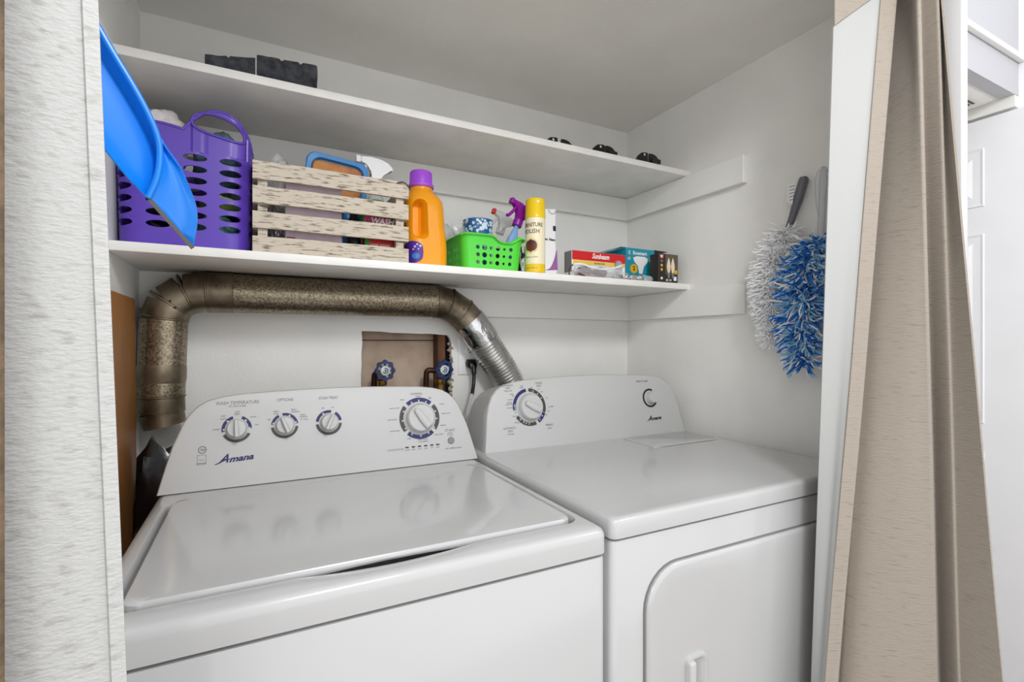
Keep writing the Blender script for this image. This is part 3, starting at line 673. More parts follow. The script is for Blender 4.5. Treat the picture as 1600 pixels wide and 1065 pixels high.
def cell(bm, f, u0, u1, v0, v1, hole=None, n=20):
    """one wall cell in (u, v); hole = (half width, half height) of an ellipse as fractions, or None"""
    if not hole:
        m_ = max(1, int((u1-u0)/.008)); rows = [[bm.verts.new(f(u0+(u1-u0)*k/m_, v)) for k in range(m_+1)] for v in (v0, v1)]
        for k in range(m_): bm.faces.new((rows[0][k], rows[0][k+1], rows[1][k+1], rows[1][k]))
        return
    cu, cv = (u0+u1)/2, (v0+v1)/2; hu, hv = (u1-u0)/2, (v1-v0)/2; O, I = [], []
    for k in range(n):
        a = 2*PI*(k+.5)/n; c, s = math.cos(a), math.sin(a); q = max(abs(c), abs(s))
        O.append(bm.verts.new(f(cu+hu*c/q, cv+hv*s/q))); I.append(bm.verts.new(f(cu+hu*hole[0]*c, cv+hv*hole[1]*s)))
    for k in range(n):
        j = (k+1) % n; bm.faces.new((O[k], O[j], I[j], I[k]))
    for k in range(n):
        pass
    # corners of the cell
    for sx, sy in ((1, 1), (-1, 1), (-1, -1), (1, -1)):
        cpt = None
        ang = math.atan2(sy, sx) % (2*PI); k = int(ang/(2*PI)*n-.5) % n; j = (k+1) % n
        cv_ = bm.verts.new(f(cu+hu*sx, cv+hv*sy)); bm.faces.new((O[k], cv_, O[j]))
PBX, PBY = -.130, 1.382
pb = thing('laundry_basket', 'purple plastic laundry basket with oval holes and a loop handle', 'basket', (PBX, PBY, ZS))
pm = arcmap(.124, .130, .042)
def pf(u, z):
    x, y = pm(u); t_ = (z-ZS)/.23; s = .955+.045*t_
    return (PBX+x*s, PBY+y*s, z)
# front face centre is u = .75; going right on the front raises u
bm = new(); cols = 14; rows = 7; z0b, z1b = ZS+.034, ZS+.206
cell_h = (z1b-z0b)/rows
for c in range(cols):
    u0, u1 = c/cols+.018, (c+1)/cols+.018
    cell(bm, pf, u0, u1, ZS+.002, z0b)
    for r in range(rows): cell(bm, pf, u0, u1, z0b+r*cell_h, z0b+(r+1)*cell_h, (.66, .60))
def ztop(u):
    d = (u % 1)-.815
    base_ = ZS+.232+.024*math.exp(-((u % 1)-.69)**2/.01)
    return max(base_, ZS+.300-(abs(d)/.085)**2*.075) if abs(d) < .085 else base_
def hole_z(u):
    d = ((u % 1)-.815)/.054
    if abs(d) >= 1: return None
    mid = ZS+.2600-.010*d
    return (mid-.0150*math.sqrt(1-d**4), mid+.0295*math.sqrt(1-d*d)+.000)
NB = 220
def strip(u0, u1, a0, b0, a1, b1):
    q = [bm.verts.new(pf(u0, a0)), bm.verts.new(pf(u1, a1)), bm.verts.new(pf(u1, b1)), bm.verts.new(pf(u0, b0))]; bm.faces.new(q)
for k in range(NB):
    u0, u1 = k/NB+.018, (k+1)/NB+.018; h0, h1 = hole_z(u0), hole_z(u1)
    if h0 or h1:
        mid = ZS+.2600-.010*(((u0 % 1)-.815)/.054); h0 = h0 or (mid, mid); h1 = h1 or (mid, mid)
        strip(u0, u1, z1b, h0[0], z1b, h1[0]); strip(u0, u1, h0[1], ztop(u0), h1[1], ztop(u1))
    else: strip(u0, u1, z1b, ztop(u0), z1b, ztop(u1))
bmesh.ops.remove_doubles(bm, verts=bm.verts, dist=.0004)
o = obj('wall', bm, M_purple, pb, 50); thicken(o, .004)
bm = new(); loft(bm, [[pf(k/80, ZS) for k in range(80)], [pf(k/80, ZS+.004) for k in range(80)]]); obj('base', bm, M_purple, pb)
bm = new(); ru = [(k/NB+.018) for k in range(NB+1)]; tube(bm, [pf(u, ztop(u)) for u in ru], .0038, 8, False); obj('rim_bead', bm, M_purple, pb, 60)
bm = new(); hp = []
for k in range(41):
    d = -.9999+2*.9999*k/40; hp.append(pf(.815+.054*d, hole_z(.815+.054*d)[1]))
for k in range(41):
    d = .9999-2*.9999*k/40; hp.append(pf(.815+.054*d, hole_z(.815+.054*d)[0]))
hp = [(x, y-.002, z) for x, y, z in hp]; tube(bm, hp+hp[:1], .0032, 8, False); obj('handle_bead', bm, M_purple, pb, 60)
def lump(name, c, r, m, label, cat, seed, group=None, fold=1.0, zmin=None):
    bm = new(); bmesh.ops.create_icosphere(bm, subdivisions=4, radius=1); off = Vector((seed*3.7, seed*1.3, seed*2.1))
    for v in bm.verts:
        d = v.co.normalized(); k = 1+.16*fold*noise.noise(d*1.8+off)-.20*fold*abs(noise.noise(d*3.2+off))
        v.co = Vector((c[0]+d.x*r[0]*k, c[1]+d.y*r[1]*k, c[2]+d.z*r[2]*k))
        if zmin: v.co.z = max(zmin, v.co.z)
    return single(name, bm, m, label, cat, group, 70)
G = 'laundry inside the purple basket'
lump('white_laundry', (-.188, 1.378, 1.688), (.058, .088, .070), M_whitec, 'white cloth bulging over the rim of the purple basket', 'laundry', 1, G, zmin=1.60)
lump('blue_towel', (-.075, 1.378, 1.648), (.055, .055, .080), M_tealc, 'blue-grey towel seen through the purple basket handle', 'laundry', 2, G, zmin=1.56)
lump('navy_laundry', (-.185, 1.370, 1.55), (.052, .085, .055), M_navyc, 'dark navy garment inside the purple basket', 'laundry', 3, G, zmin=1.495)
lump('lime_laundry', (-.068, 1.352, 1.545), (.045, .065, .022), M_limec, 'lime green garment inside the purple basket', 'laundry', 4, G)
lump('mint_laundry', (-.075, 1.378, 1.478), (.050, .085, .050), M_mintc, 'mint green knit inside the purple basket near its base', 'laundry', 5, G, zmin=ZS+.006)
lump('white_garment', (-.055, 1.474, 1.585), (.040, .022, .035), M_whitec, 'small white garment inside the purple basket beside the crate', 'laundry', 6, G)
lump('black_laundry', (-.190, 1.385, 1.456), (.045, .08, .030), M_black, 'black garment at the bottom of the purple basket', 'laundry', 8, G, zmin=ZS+.006)

# ------------------------------------------------------------------ whitewashed crate
CX0, CX1, CY0, CY1 = -.0045, .3470, 1.236, 1.50
ck = thing('wooden_crate', 'whitewashed wooden slat crate full of cleaning supplies', 'crate', ((CX0+CX1)/2, (CY0+CY1)/2, ZS))
def slat(x0, x1, y0, y1, z0, z1, seed, along='x'):
    bm = new(); n = 14; rd = random.Random(seed); L = []
    for k in range(n+1):
        t_ = k/n; w0 = noise.noise(Vector((seed*9.1, t_*4, 0)))*.0016; w1 = noise.noise(Vector((seed*5.3, t_*4, 7)))*.0016
        if along == 'x': x = x0+(x1-x0)*t_; L.append([(x, y0, z0+w0), (x, y1, z0+w0), (x, y1, z1+w1), (x, y0, z1+w1)])
        else: y = y0+(y1-y0)*t_; L.append([(x0, y, z0+w0), (x1, y, z0+w0), (x1, y, z1+w1), (x0, y, z1+w1)])
    loft(bm, L); obj('slat', bm, M_wash, ck, 20)
Z4 = [(.0015, .0360), (.0545, .0920), (.1105, .1480), (.1640, .2035)]
for i, (a, b_) in enumerate(Z4):
    slat(CX0, CX1, CY0, CY0+.009, ZS+a, ZS+b_, i+1); slat(CX0, CX1, CY1-.009, CY1, ZS+a, ZS+b_, i+11)
    slat(CX0+.001, CX0+.010, CY0+.0095, CY1-.0095, ZS+a, ZS+b_, i+21, 'y'); slat(CX1-.010, CX1-.001, CY0+.0095, CY1-.0095, ZS+a, ZS+b_, i+31, 'y')
for x0, x1 in ((CX0+.0105, CX0+.030), (CX1-.030, CX1-.0105)):
    for y0, y1 in ((CY0+.0095, CY0+.028), (CY1-.028, CY1-.0095)):
        bm = new(); box(bm, x0, x1, y0, y1, ZS+.0015, ZS+.201); obj('corner_post', bm, M_wash, ck, 0)
for k in range(4):
    slat(CX0+.011, CX1-.011, CY0+.03+k*.052, CY0+.03+k*.052+.046, ZS+.001, ZS+.008, 41+k)
ZB = ZS+.0085
# wire handle loop at the crate's far end
bm = new(); tube(bm, spline([(CX1-.030, CY0-.0015, ZS+.1985), (CX1-.018, CY0-.005, ZS+.202), (CX1-.006, CY0-.005, ZS+.198), (CX1+.004, CY0+.000, ZS+.188)], 6), .0016, 8); obj('wire_loop', bm, M_char, ck)
# contents
def card(name, x0, x1, y0, y1, z0, z1, m, label, group=None, bev=.0015):
    bm = new(); box(bm, x0, x1, y0, y1, z0, z1, bev, 1); t_ = thing(name, label, 'box', ((x0+x1)/2, (y0+y1)/2, z0), group); obj('carton', bm, m, t_); return t_
def plate(root, name, x0, x1, z0, z1, y, m, th=.0006):
    bm = new(); box(bm, x0, x1, y-th, y, z0, z1); return obj(name, bm, m, root, 0)
FM = lambda y: frame_m((0, y, 0), (1, 0, 0), (0, 0, 1))
def label(root, s, x, z, size, y, m, name='lettering', **k):
    bm = new(); text(bm, s, size, FM(y-.0008) @ T3(x, z, 0), **k); return obj(name, bm, m, root, 0)
tp = card('pink_carton', .063, .190, 1.272, 1.315, ZB, 1.603, M_pink, 'pale pink carton behind the crate slats')
plate(tp, 'print_flash', .066, .085, ZB+.02, ZB+.038, 1.272, mat('plum_print', (150, 30, 90), .5)); plate(tp, 'print_line', .075, .17, 1.520, 1.523, 1.272, mat('lilac_print', (190, 160, 190), .5))
def container():
    t_ = thing('food_container', 'clear container with blue lid tilted in the crate', 'container', (.164, 1.37, ZB))
    def rl(i, y): return [(x, y, z) for x, z, _ in rrect(.090+i, .240-i, 1.50+i, 1.700-i, 0, .025)]
    bm = new(); loft(bm, [rl(.010, 1.352), rl(.005, 1.337), rl(.004, 1.335)], cap1=False); loft(bm, [rl(.012, 1.350), rl(.010, 1.352)], cap1=False); obj('bowl', bm, M_clear2, t_, 40)
    bm = new(); loft(bm, [rl(.012, 1.338), rl(0, 1.336), rl(-.002, 1.331), rl(0, 1.327), rl(.010, 1.326), rl(.012, 1.330)], False, False); obj('lid_rim', bm, M_bluelid, t_, 40)
    bm = new(); box(bm, .104, .226, 1.334, 1.349, 1.515, 1.684, .004, 2); obj('sponge', bm, M_sponge, t_)
    for o_ in t_.children: o_.data.transform(T3(-.0, 0, -.0) @ Matrix.Rotation(R(6), 4, 'Y') @ Matrix.Rotation(0, 4, 'X'))
    bm = new(); box(bm, .11, .225, 1.332, 1.352, ZB, 1.515); obj('stack_below', bm, M_white, t_)
    return t_
container()
def trigger_bottle(name, label_, x, y, z0, zneck, ztop_, mbody, mtrig, rx, rz=0, tilt=0, mnozzle=None, s=1.0, cap_z=None):
    """spray bottle: nozzle points to -x, built upright at the origin then turned and tilted"""
    t_ = thing(name, label_, 'spray bottle', (x, y, z0)); t_['_local'] = 1; t_.rotation_euler = (0, R(tilt), R(rz))
    h = zneck-z0; H2 = ztop_-zneck
    bm = new(); rr = lambda w_, z_: [(a, b_, z_) for a, b_, _ in rrect(-w_, w_, -w_*.72, w_*.72, 0, w_*.6)]
    loft(bm, [rr(rx*.92, 0), rr(rx, .006), rr(rx, h*.55), rr(rx*.92, h*.68), rr(rx*.55, h*.86), rr(rx*.40, h*.93), rr(rx*.38, h)]); obj('bottle', bm, mbody, t_, 40)
    bm = new(); lathe(bm, [(.0145*s, h-.002), (.0150*s, h), (.0150*s, h+.016*s), (.0120*s, h+.018*s)], 24); obj('collar', bm, mtrig, t_, 40)
    k = h+.016*s
    bm = new(); q = lambda w_, pts: None
    prof = [(-.012, 0), (.012, 0), (.016, .014), (.040, .026), (.042, .032), (.030, .044), (.012, .051), (-.012, .053), (-.036, .052), (-.036, .038), (-.020, .034), (-.010, .018)]
    prism(bm, [(a*s, b_*s) for a, b_ in prof], frame_m((0, 0, k), (1, 0, 0), (0, 0, 1)), -.009*s, .009*s)
    es = [e for e in bm.edges]; bmesh.ops.bevel(bm, geom=es, offset=.0022*s, segments=2, affect='EDGES'); hd = obj('sprayer_head', bm, mtrig, t_, 50)
    bm = new(); tube(bm, spline([(-.022*s, 0, k+.036*s), (-.026*s, 0, k+.022*s), (-.035*s, 0, k+.004*s), (-.043*s, 0, k-.004*s)], 4), [.005*s]*13, 8); obj('trigger', bm, mtrig, t_)
    bm = new(); s0 = 0; box(bm, -.047*s, -.036*s, -.0085*s, .0085*s, k+.0365*s, k+.0535*s, .002*s, 2); obj('nozzle', bm, mnozzle or mtrig, t_)
    return t_
trigger_bottle('spray_bottle', 'clear spray bottle with white trigger head standing in the crate', .2935, 1.375, ZB, 1.652, 1.735, M_clear2, M_white, .036, 0, 0, s=1.12)
# clear crumpled bag at the crate's corner by the basket
lump('plastic_bag', (.056, 1.350, 1.612), (.036, .070, .068), M_clear2, 'crumpled clear plastic bag poking out of the crate', 'plastic bag', 11, fold=1.6, zmin=1.55)
lump('grey_pouch', (.042, 1.325, 1.500), (.018, .048, .060), M_silver, 'crumpled silver pouch in the crate beside the pink carton', 'pouch', 12, fold=1.3, zmin=ZB)
# detergent packets
tg = thing('green_pouch', 'shiny green pouch with pink lettering in the crate', 'pouch', (.285, 1.285, 1.497))
bm = new(); bmesh.ops.create_icosphere(bm, subdivisions=4, radius=1)
for v in bm.verts:
    d = v.co; v.co = Vector((.283+.046*math.copysign(abs(d.x)**.7, d.x), 1.287+.016*d.y, 1.5445+.0465*math.copysign(abs(d.z)**.75, d.z)+.004*noise.noise(d*2)))
obj('pouch', bm, M_dgreen, tg, 60)
plate(tg, 'print_band', .243, .312, 1.524, 1.545, 1.2708, mat('pouch_pink', (196, 60, 110), .4)); label(tg, 'WASH', .288, 1.5335, .020, 1.2702, M_white, bold=.0006, shear=.2); label(tg, 'fresh', .257, 1.532, .011, 1.2702, M_navy, shear=.3)
tr = card('red_carton', .245, .318, 1.272, 1.31, ZB, 1.494, M_red, 'red carton with white lettering low in the crate')
label(tr, 'super power', .283, 1.474, .011, 1.272, M_white, sx=.9); label(tr, 'stain remover', .281, 1.464, .0095, 1.272, M_white, sx=.9); plate(tr, 'green_edge', .2452, .256, ZB+.002, 1.492, 1.272, M_dgreen)
bm = new(); lathe(bm, [(.016, 0), (.017, .004), (.017, .09), (.010, .105), (.010, .118)], 24, T3(.222, 1.290, ZB)); single('dark_bottle', bm, M_black, 'small black bottle in the crate between the pink and red cartons', 'bottle')
bm = new(); lathe(bm, [(.0125, 0), (.013, .004), (.013, .150), (.008, .158)], 24, T3(.2125, 1.329, ZB)); single('blue_tube', bm, M_bluelid, 'blue tube standing in the crate beside the pink carton', 'tube')

# ------------------------------------------------------------------ orange detergent jug
JX, JY = .4115, 1.318
jg = thing('detergent_jug', 'orange detergent jug with violet cap and moulded handle', 'jug', (JX, JY, ZS))
bm = new()
def jl(z, x0, x1, d, r): return rrect(JX+x0, JX+x1, JY-d, JY+d, ZS+z, r, 10)
prof = [(0, -.053, .054, .052, .030), (.003, -.0555, .0565, .055, .032), (.05, -.056, .0570, .056, .034), (.085, -.0555, .0555, .055, .035), (.110, -.0545, .0525, .053, .036), (.140, -.0535, .0510, .052, .036), (.165, -.0530, .0500, .050, .036),
        (.182, -.0525, .0480, .046, .036), (.195, -.0490, .0400, .041, .036), (.204, -.0430, .0300, .036, .034), (.210, -.0385, .0240, .032, .031), (.219, -.0375, .0230, .031, .030)]
P2 = []
for a, b_ in zip(prof, prof[1:]):
    for k in range(4): P2.append(tuple(a[i]+(b_[i]-a[i])*k/4 for i in range(5)))
P2.append(prof[-1])
loft(bm, [jl(*p) for p in P2])
bmj = bm
def boolean_cut(bm, cutters):
    def mk(b):
        bmesh.ops.recalc_face_normals(b, faces=b.faces)
        me = bpy.data.meshes.new('tmp'); b.to_mesh(me); b.free(); o_ = bpy.data.objects.new('tmp', me); C.objects.link(o_); return o_
    A = mk(bm); cs = [mk(c) for c in cutters]
    for c in cs:
        md_ = A.modifiers.new('b', 'BOOLEAN'); md_.object = c; md_.operation = 'DIFFERENCE'; md_.solver = 'EXACT'
    dg = bpy.context.evaluated_depsgraph_get(); me = bpy.data.meshes.new_from_object(A.evaluated_get(dg))
    out = new(); out.from_mesh(me)
    for o_ in [A]+cs: bpy.data.objects.remove(o_)
    bpy.data.meshes.remove(me); return out
def slotcut(x0, x1, z0, z1, y0, y1, r):
    b = new(); f = lambda y, i: [(x, y, z) for x, z, _ in rrect(x0+i, x1-i, z0+i, z1-i, 0, r, 8)]
    loft(b, [f(y0-.002, -.008), f(y0+.010, -.003), f(y0+.016, .001), f(y1-.006, .004), f(y1, .010)]); return b
cut1 = slotcut(JX-.044, JX-.0095, ZS+.078, ZS+.176, JY-.056, JY-.014, .016)
cut2 = new(); g2 = lambda x, i: [(x, y, z) for y, z, _ in rrect(JY-.030+i, JY+.012-i, ZS+.085+i, ZS+.170-i, 0, .014, 8)]
loft(cut2, [g2(JX+.0600, -.006), g2(JX+.050, -.002), g2(JX+.040, .004), g2(JX+.034, .010)])
try: bmj = boolean_cut(bmj, [cut1, cut2])
except Exception as e: print('boolean failed', e)
obj('jug_body', bmj, M_orange, jg, 35)
CXJ = JX-.0072
cp = obj('cap', lathe(new(), [(.0335, .2195), (.0345, .221), (.0345, .228), (.0325, .230), (.0300, .2315), (.0290, .262), (.0275, .2645), (.010, .265)], 40, T3(CXJ, JY, ZS)), M_violet, jg, 35)
bm = new()
for k in range(40):
    a = 2*PI*k/40; tube(bm, [(CXJ+.0299*math.cos(a), JY+.0299*math.sin(a), ZS+.232), (CXJ+.0291*math.cos(a), JY+.0291*math.sin(a), ZS+.261)], .0008, 4)
obj('grip_ridge', bm, M_violet, cp)
def wraplabel(name, pts, m, off):
    """decal on the rounded jug corner: pts are (arc position along the front-left corner, height)"""
    bm = new(); vs_ = []
    for s_, z in pts:
        # front face from x = JX-.022 leftwards, then the corner of radius .034
        x = JX-.022-s_
        if s_ <= 0: q = (x, JY-.0560-off)
        else:
            a = s_/.034; q = (JX-.022-.034*math.sin(a)*(1+off/.034), JY-.022-.034*math.cos(a)*(1+off/.034))
        vs_.append(bm.verts.new((q[0], q[1], ZS+z)))
    bm.faces.new(vs_); bmesh.ops.triangulate(bm, faces=bm.faces); o_ = obj(name, bm, m, jg, 60)
    return o_
def labelgrid(name, s0, s1, zlo, zhi, m, off):
    bm = new(); n = 40; G_ = []
    for i in range(n+1):
        u = i/n; s_ = s0+(s1-s0)*u; row = []
        for j in range(7):
            v = j/6; z = zlo(u)+(zhi(u)-zlo(u))*v
            if s_ <= 0: q = (JX-.022-s_, JY-.0560-off)
            elif s_ < .0534: a = s_/.034; q = (JX-.022-(.034+off)*math.sin(a), JY-.022-(.034+off)*math.cos(a))
            else: q = (JX-.056-off, JY-.022+(s_-.0534))
            row.append(bm.verts.new((q[0], q[1], ZS+z)))
        G_.append(row)
    for a, b_ in zip(G_, G_[1:]):
        for j in range(6): bm.faces.new((a[j], a[j+1], b_[j+1], b_[j]))
    return obj(name, bm, m, jg, 60)
circ = lambda u: math.sqrt(max(0, 1-(2*u-1)**2))
labelgrid('label', -.004, .058, lambda u: .037-.030*circ(u)**.6, lambda u: .037+.028*circ(u)**.6, M_dpurple, .0009)
labelgrid('label_bubble', .006, .026, lambda u: .026-.008*circ(u), lambda u: .026+.007*circ(u), M_bluelid, .0014)
for s_, z, r in ((.004, .052, .0032), (.012, .056, .0026), (.018, .050, .003), (.009, .044, .002), (.022, .043, .0022)):
    labelgrid('label_bubble', s_-r, s_+r, lambda u, z=z, r=r: z-r*circ(u), lambda u, z=z, r=r: z+r*circ(u), mat('lilac_bubble', (196, 178, 226), .4), .0014)

# ------------------------------------------------------------------ lime basket and what it holds
GX0, GX1, GY0, GY1 = .508, .698, 1.264, 1.44
gb = thing('storage_basket', 'lime green plastic basket with round holes and wavy rim', 'basket', ((GX0+GX1)/2, (GY0+GY1)/2, ZS))
ga = arcmap((GX1-GX0)/2, (GY1-GY0)/2, .026)
gcx, gcy = (GX0+GX1)/2, (GY0+GY1)/2
def gf(u, z):
    x, y = ga(u); t_ = (z-ZS)/.10; s = .90+.10*t_+(.03*max(0, t_-.85)/.15)
    return (gcx+x*s, gcy+y*s, z)
def gtop(u):
    d = ((u-.75+.5) % 1)-.5      # around the front face centre
    return ZS+.101-.017*math.exp(-((d-.045)/.045)**4) if abs(d) < .13 else ZS+.099
bm = new(); cols = 32; hs = [.46, .28, .42, .26, .50]
for c in range(cols):
    u0, u1 = c/cols, (c+1)/cols
    cell(bm, gf, u0, u1, ZS+.001, ZS+.014)
    for r in range(3):
        z0_, z1_ = ZS+.014+r*.0205, ZS+.014+(r+1)*.0205
        corner = (c % 8) in (0, 3, 4, 7) and False
        face_pos = (c-4) % 8
        if face_pos in (0, 7): cell(bm, gf, u0, u1, z0_, z1_)
        else:
            h_ = (.40+.34*((c*7+r*5) % 5)/4); cell(bm, gf, u0, u1, z0_, z1_, (h_, h_*.95), 16)
    for k in range(5):
        a, b_ = u0+(u1-u0)*k/5, u0+(u1-u0)*(k+1)/5; z_ = ZS+.0755
        for j in range(3):
            q = [bm.verts.new(gf(a, z_+(gtop(a)-z_)*j/3)), bm.verts.new(gf(b_, z_+(gtop(b_)-z_)*j/3)), bm.verts.new(gf(b_, z_+(gtop(b_)-z_)*(j+1)/3)), bm.verts.new(gf(a, z_+(gtop(a)-z_)*(j+1)/3))]; bm.faces.new(q)
bmesh.ops.remove_doubles(bm, verts=bm.verts, dist=.0003)
o = obj('wall', bm, M_green, gb, 50); thicken(o, .003)
bm = new(); loft(bm, [[gf(k/80, ZS) for k in range(80)], [gf(k/80, ZS+.003) for k in range(80)]]); obj('base', bm, M_green, gb)
bm = new()
def gl(u, o_, dz_):
    x, y, z = gf(u, gtop(u)); v = Vector((x-gcx, y-gcy, 0)).normalized()*o_; return (x+v.x, y+v.y, z+dz_)
K2 = 160; loft(bm, [[gl(k/K2, a, b_) for k in range(K2)] for a, b_ in ((-.0015, -.002), (-.001, .001), (.003, .0015), (.0085, -.001), (.009, -.004), (.007, -.003), (.0015, -.002), (-.0015, -.002))], False, False); obj('rim', bm, M_green, gb, 60)
tc_ = thing('dotted_cup', 'blue cup printed with silvery dots in the lime basket', 'cup', (.592, 1.360, ZS+.0035))
bm = new(); lathe(bm, [(.036, .0), (.037, .003), (.045, .158), (.043, .158), (.036, .006)], 36, T3(.592, 1.360, ZS+.0035)); obj('cup', bm, M_dot, tc_, 40)
random.seed(11); bm = new()
for k in range(110):
    a = random.uniform(PI*.9, PI*2.1); h = random.uniform(.085, .154); r = random.choice((.0022, .003, .0042)); rr_ = .0372+.0078*h/.158
    m_ = T3(.592+rr_*math.cos(a), 1.360+rr_*math.sin(a), ZS+.0035+h) @ Vector((math.cos(a), math.sin(a), 0)).to_track_quat('Z', 'Y').to_matrix().to_4x4()
    lathe(bm, [(r, .0), (r, .0006)], 10, m_)
obj('dot', bm, mat('dot_silver', (206, 222, 232), .3), tc_, 0, 'stuff')
lump('clear_bag', (.525, 1.490, 1.520), (.060, .030, .090), M_clear, 'loose clear plastic bag behind the orange jug and lime basket', 'plastic bag', 21, fold=1.5, zmin=ZS+.0005)
lump('clear_wrapper', (.600, 1.425, 1.575), (.070, .013, .040), M_clear, 'clear plastic wrapper bulging behind the dotted cup', 'plastic bag', 22, fold=1.4, zmin=1.53)
trigger_bottle('spray_bottle', 'clear spray bottle with red nozzle tip standing in the lime basket', .645, 1.405, ZS+.0065, 1.578, 1.66, M_clear, M_clear2, .018, 0, 17, M_red, s=.95)
bb = trigger_bottle('spray_bottle', 'pale blue spray bottle with purple trigger head tilted in the lime basket', .645, 1.300, ZS+.0065, 1.585, 1.67, M_lblue, M_magenta, .018, 8, 20, s=1.0)
random.seed(3)
bm = new(); loft(bm, [rrect(.612, .648, 1.284, 1.306, ZS+.0035, .006), rrect(.612, .648, 1.284, 1.306, ZS+.070, .006)]); single('dark_packet', bm, M_boxblk, 'dark brown packet inside the lime basket', 'packet')
lump('white_rag', (.543, 1.300, ZS+.036), (.024, .020, .032), M_whitec, 'crumpled white rag inside the lime basket', 'rag', 25, zmin=ZS+.0035)
# zebra pouch beside the can
bm = new(); box(bm, .7035, .722, 1.285, 1.40, ZS, ZS+.085, .004, 2); single('patterned_pouch', bm, mat('zebra_print', (226, 226, 222), .6, col2=(24, 24, 26), vscale=55, ramp=(.45, .5), stretch=(1, 1, .4)), 'black and white patterned pouch between the lime basket and polish can', 'pouch')

# ------------------------------------------------------------------ furniture polish can
KX, KY, KR = .7310, 1.2575, .0292
kc = thing('polish_can', 'yellow aerosol can of furniture polish on the lower shelf', 'spray can', (KX, KY, ZS))
def bandc(name, z0, z1, m, r=KR, lipz=0):
    obj(name, lathe(new(), [(r, z0), (r, z1)], 44, T3(KX, KY, ZS)), m, kc, 35)
obj('base_rim', lathe(new(), [(.0265, 0), (.0285, .001), (.0292, .003), (.0285, .005)], 44, T3(KX, KY, ZS)), M_yellow, kc)
bandc('yellow_band', .004, .026, M_yellow); bandc('cream_body', .026, .160, M_cream)
obj('cap', lathe(new(), [(.0292, .160), (.0300, .161), (.0300, .172), (.0292, .1735), (.0285, .212), (.0268, .2165), (.020, .2180), (.008, .2185)], 44, T3(KX, KY, ZS)), M_yellow, kc, 30)
def curved(bm, s, size, zc, a_c=0.0, sx=1, bold=0, rr_=KR+.0003, cx=KX, cy=KY, z0=ZS, shear=0):
    s0 = len(bm.verts); text(bm, s, size, Matrix.Identity(4), sx=sx, bold=bold, shear=shear, depth=.0001); bm.verts.ensure_lookup_table()
    for v in bm.verts[s0:]:
        a = v.co.x/rr_+a_c; v.co = Vector((cx+(rr_+v.co.z)*math.sin(a), cy-(rr_+v.co.z)*math.cos(a), z0+zc+v.co.y))
AC = -.92      # the print faces the closet opening
bm = new(); curved(bm, 'FURNITURE', .0165, .138, AC, .82, .0002); curved(bm, 'POLISH', .0175, .1195, AC-.05, .92, .0002); obj('lettering', bm, mat('brown_print', (64, 48, 30), .5), kc, 0)
bm = new(); curved(bm, 'lemon scent', .008, .046, AC, 1); curved(bm, 'cleans & shines', .006, .0145, AC); obj('small_lettering', bm, M_grey, kc, 0)
def disc(name, r, zc, m, off, a_c, asp=1.0):
    bm = new(); n = 32; c_ = None; rows = []
    for j in range(9):
        v = -1+2*j/8; half = r*math.sqrt(max(0.0001, 1-v*v)); row = []
        for i in range(13):
            a = (half*asp*(-1+2*i/12))/KR+a_c; row.append(bm.verts.new((KX+(KR+off)*math.sin(a), KY-(KR+off)*math.cos(a), ZS+zc+v*r)))
        rows.append(row)
    for a, b_ in zip(rows, rows[1:]):
        for i in range(12): bm.faces.new((a[i], a[i+1], b_[i+1], b_[i]))
    obj(name, bm, m, kc, 60)
disc('picture_ring', .0225, .0785, M_gold, .0005, AC-.05); disc('picture_border', .0205, .0785, M_cream, .0008, AC-.05); disc('picture', .0185, .0785, mat('walnut_print', (110, 44, 22), .3, col2=(44, 40, 52), vscale=28), .0011, AC-.05)
bm = new(); lathe(bm, [(.004, 0), (.004, .0016), (.0024, .0020)], 12, T3(KX+.0285*math.sin(-.25), KY-.0285*math.cos(-.25), ZS+.2045) @ Vector((math.sin(-.25), -math.cos(-.25), 0)).to_track_quat('Z', 'Y').to_matrix().to_4x4()); obj('spray_hole', bm, M_cream, kc)

# ------------------------------------------------------------------ white refill bag behind the can
wb = thing('refill_bag', 'white pouch with purple swoosh standing behind the polish can', 'pouch', (.815, 1.33, ZS))
bm = new(); L = []
for k in range(13):
    t_ = k/12; z = ZS+.218*t_; d = .020*(1-t_**1.6)+.0012; x0, x1 = .770+.004*t_, .848-.002*math.sin(PI*t_)
    L.append([(x, 1.330+y, z+(.004*(x-.81)/.04 if k == 12 else 0)) for x, y, _ in [(p[0], p[1]-0, 0) for p in rrect(x0, x1, -d, d, 0, min(d*.95, .012), 3)]])
loft(bm, L); obj('pouch', bm, M_white, wb, 50)
yw = lambda z: 1.330-(.020*(1-((z-ZS)/.218)**1.6)+.0012)
def facing(bm, pts, m, name, off=.0008):
    v = [bm.verts.new((x, yw(z)-off, z)) for x, z in pts]; bm.faces.new(v); bmesh.ops.triangulate(bm, faces=bm.faces); obj(name, bm, m, wb, 0)
bm = new(); n = 10; A_, B_ = [], []
for k in range(n+1):
    u = k/n; z = ZS+.026+.062*u; A_.append(bm.verts.new((.842, yw(z)-.0006, z))); B_.append(bm.verts.new((.797+.043*u**.45, yw(z-.004*(1-u))-.0010, z-.004*(1-u))))
for k in range(n): bm.faces.new((A_[k], A_[k+1], B_[k+1], B_[k]))
obj('swoosh', bm, mat('mauve_print', (150, 96, 160), .5), wb, 0)
bm = new(); box(bm, .832, .842, yw(1.585)-.0012, yw(1.585)-.0005, 1.577, 1.593); obj('dark_square', bm, mat('navy_black', (34, 34, 60), .5), wb, 0)
bm = new(); text(bm, 'Bev. Nam', .0112, FM(yw(1.55)-.0008) @ T3(.815, 1.548, 0), bold=.0004); obj('lettering', bm, M_boxblk, wb, 0)
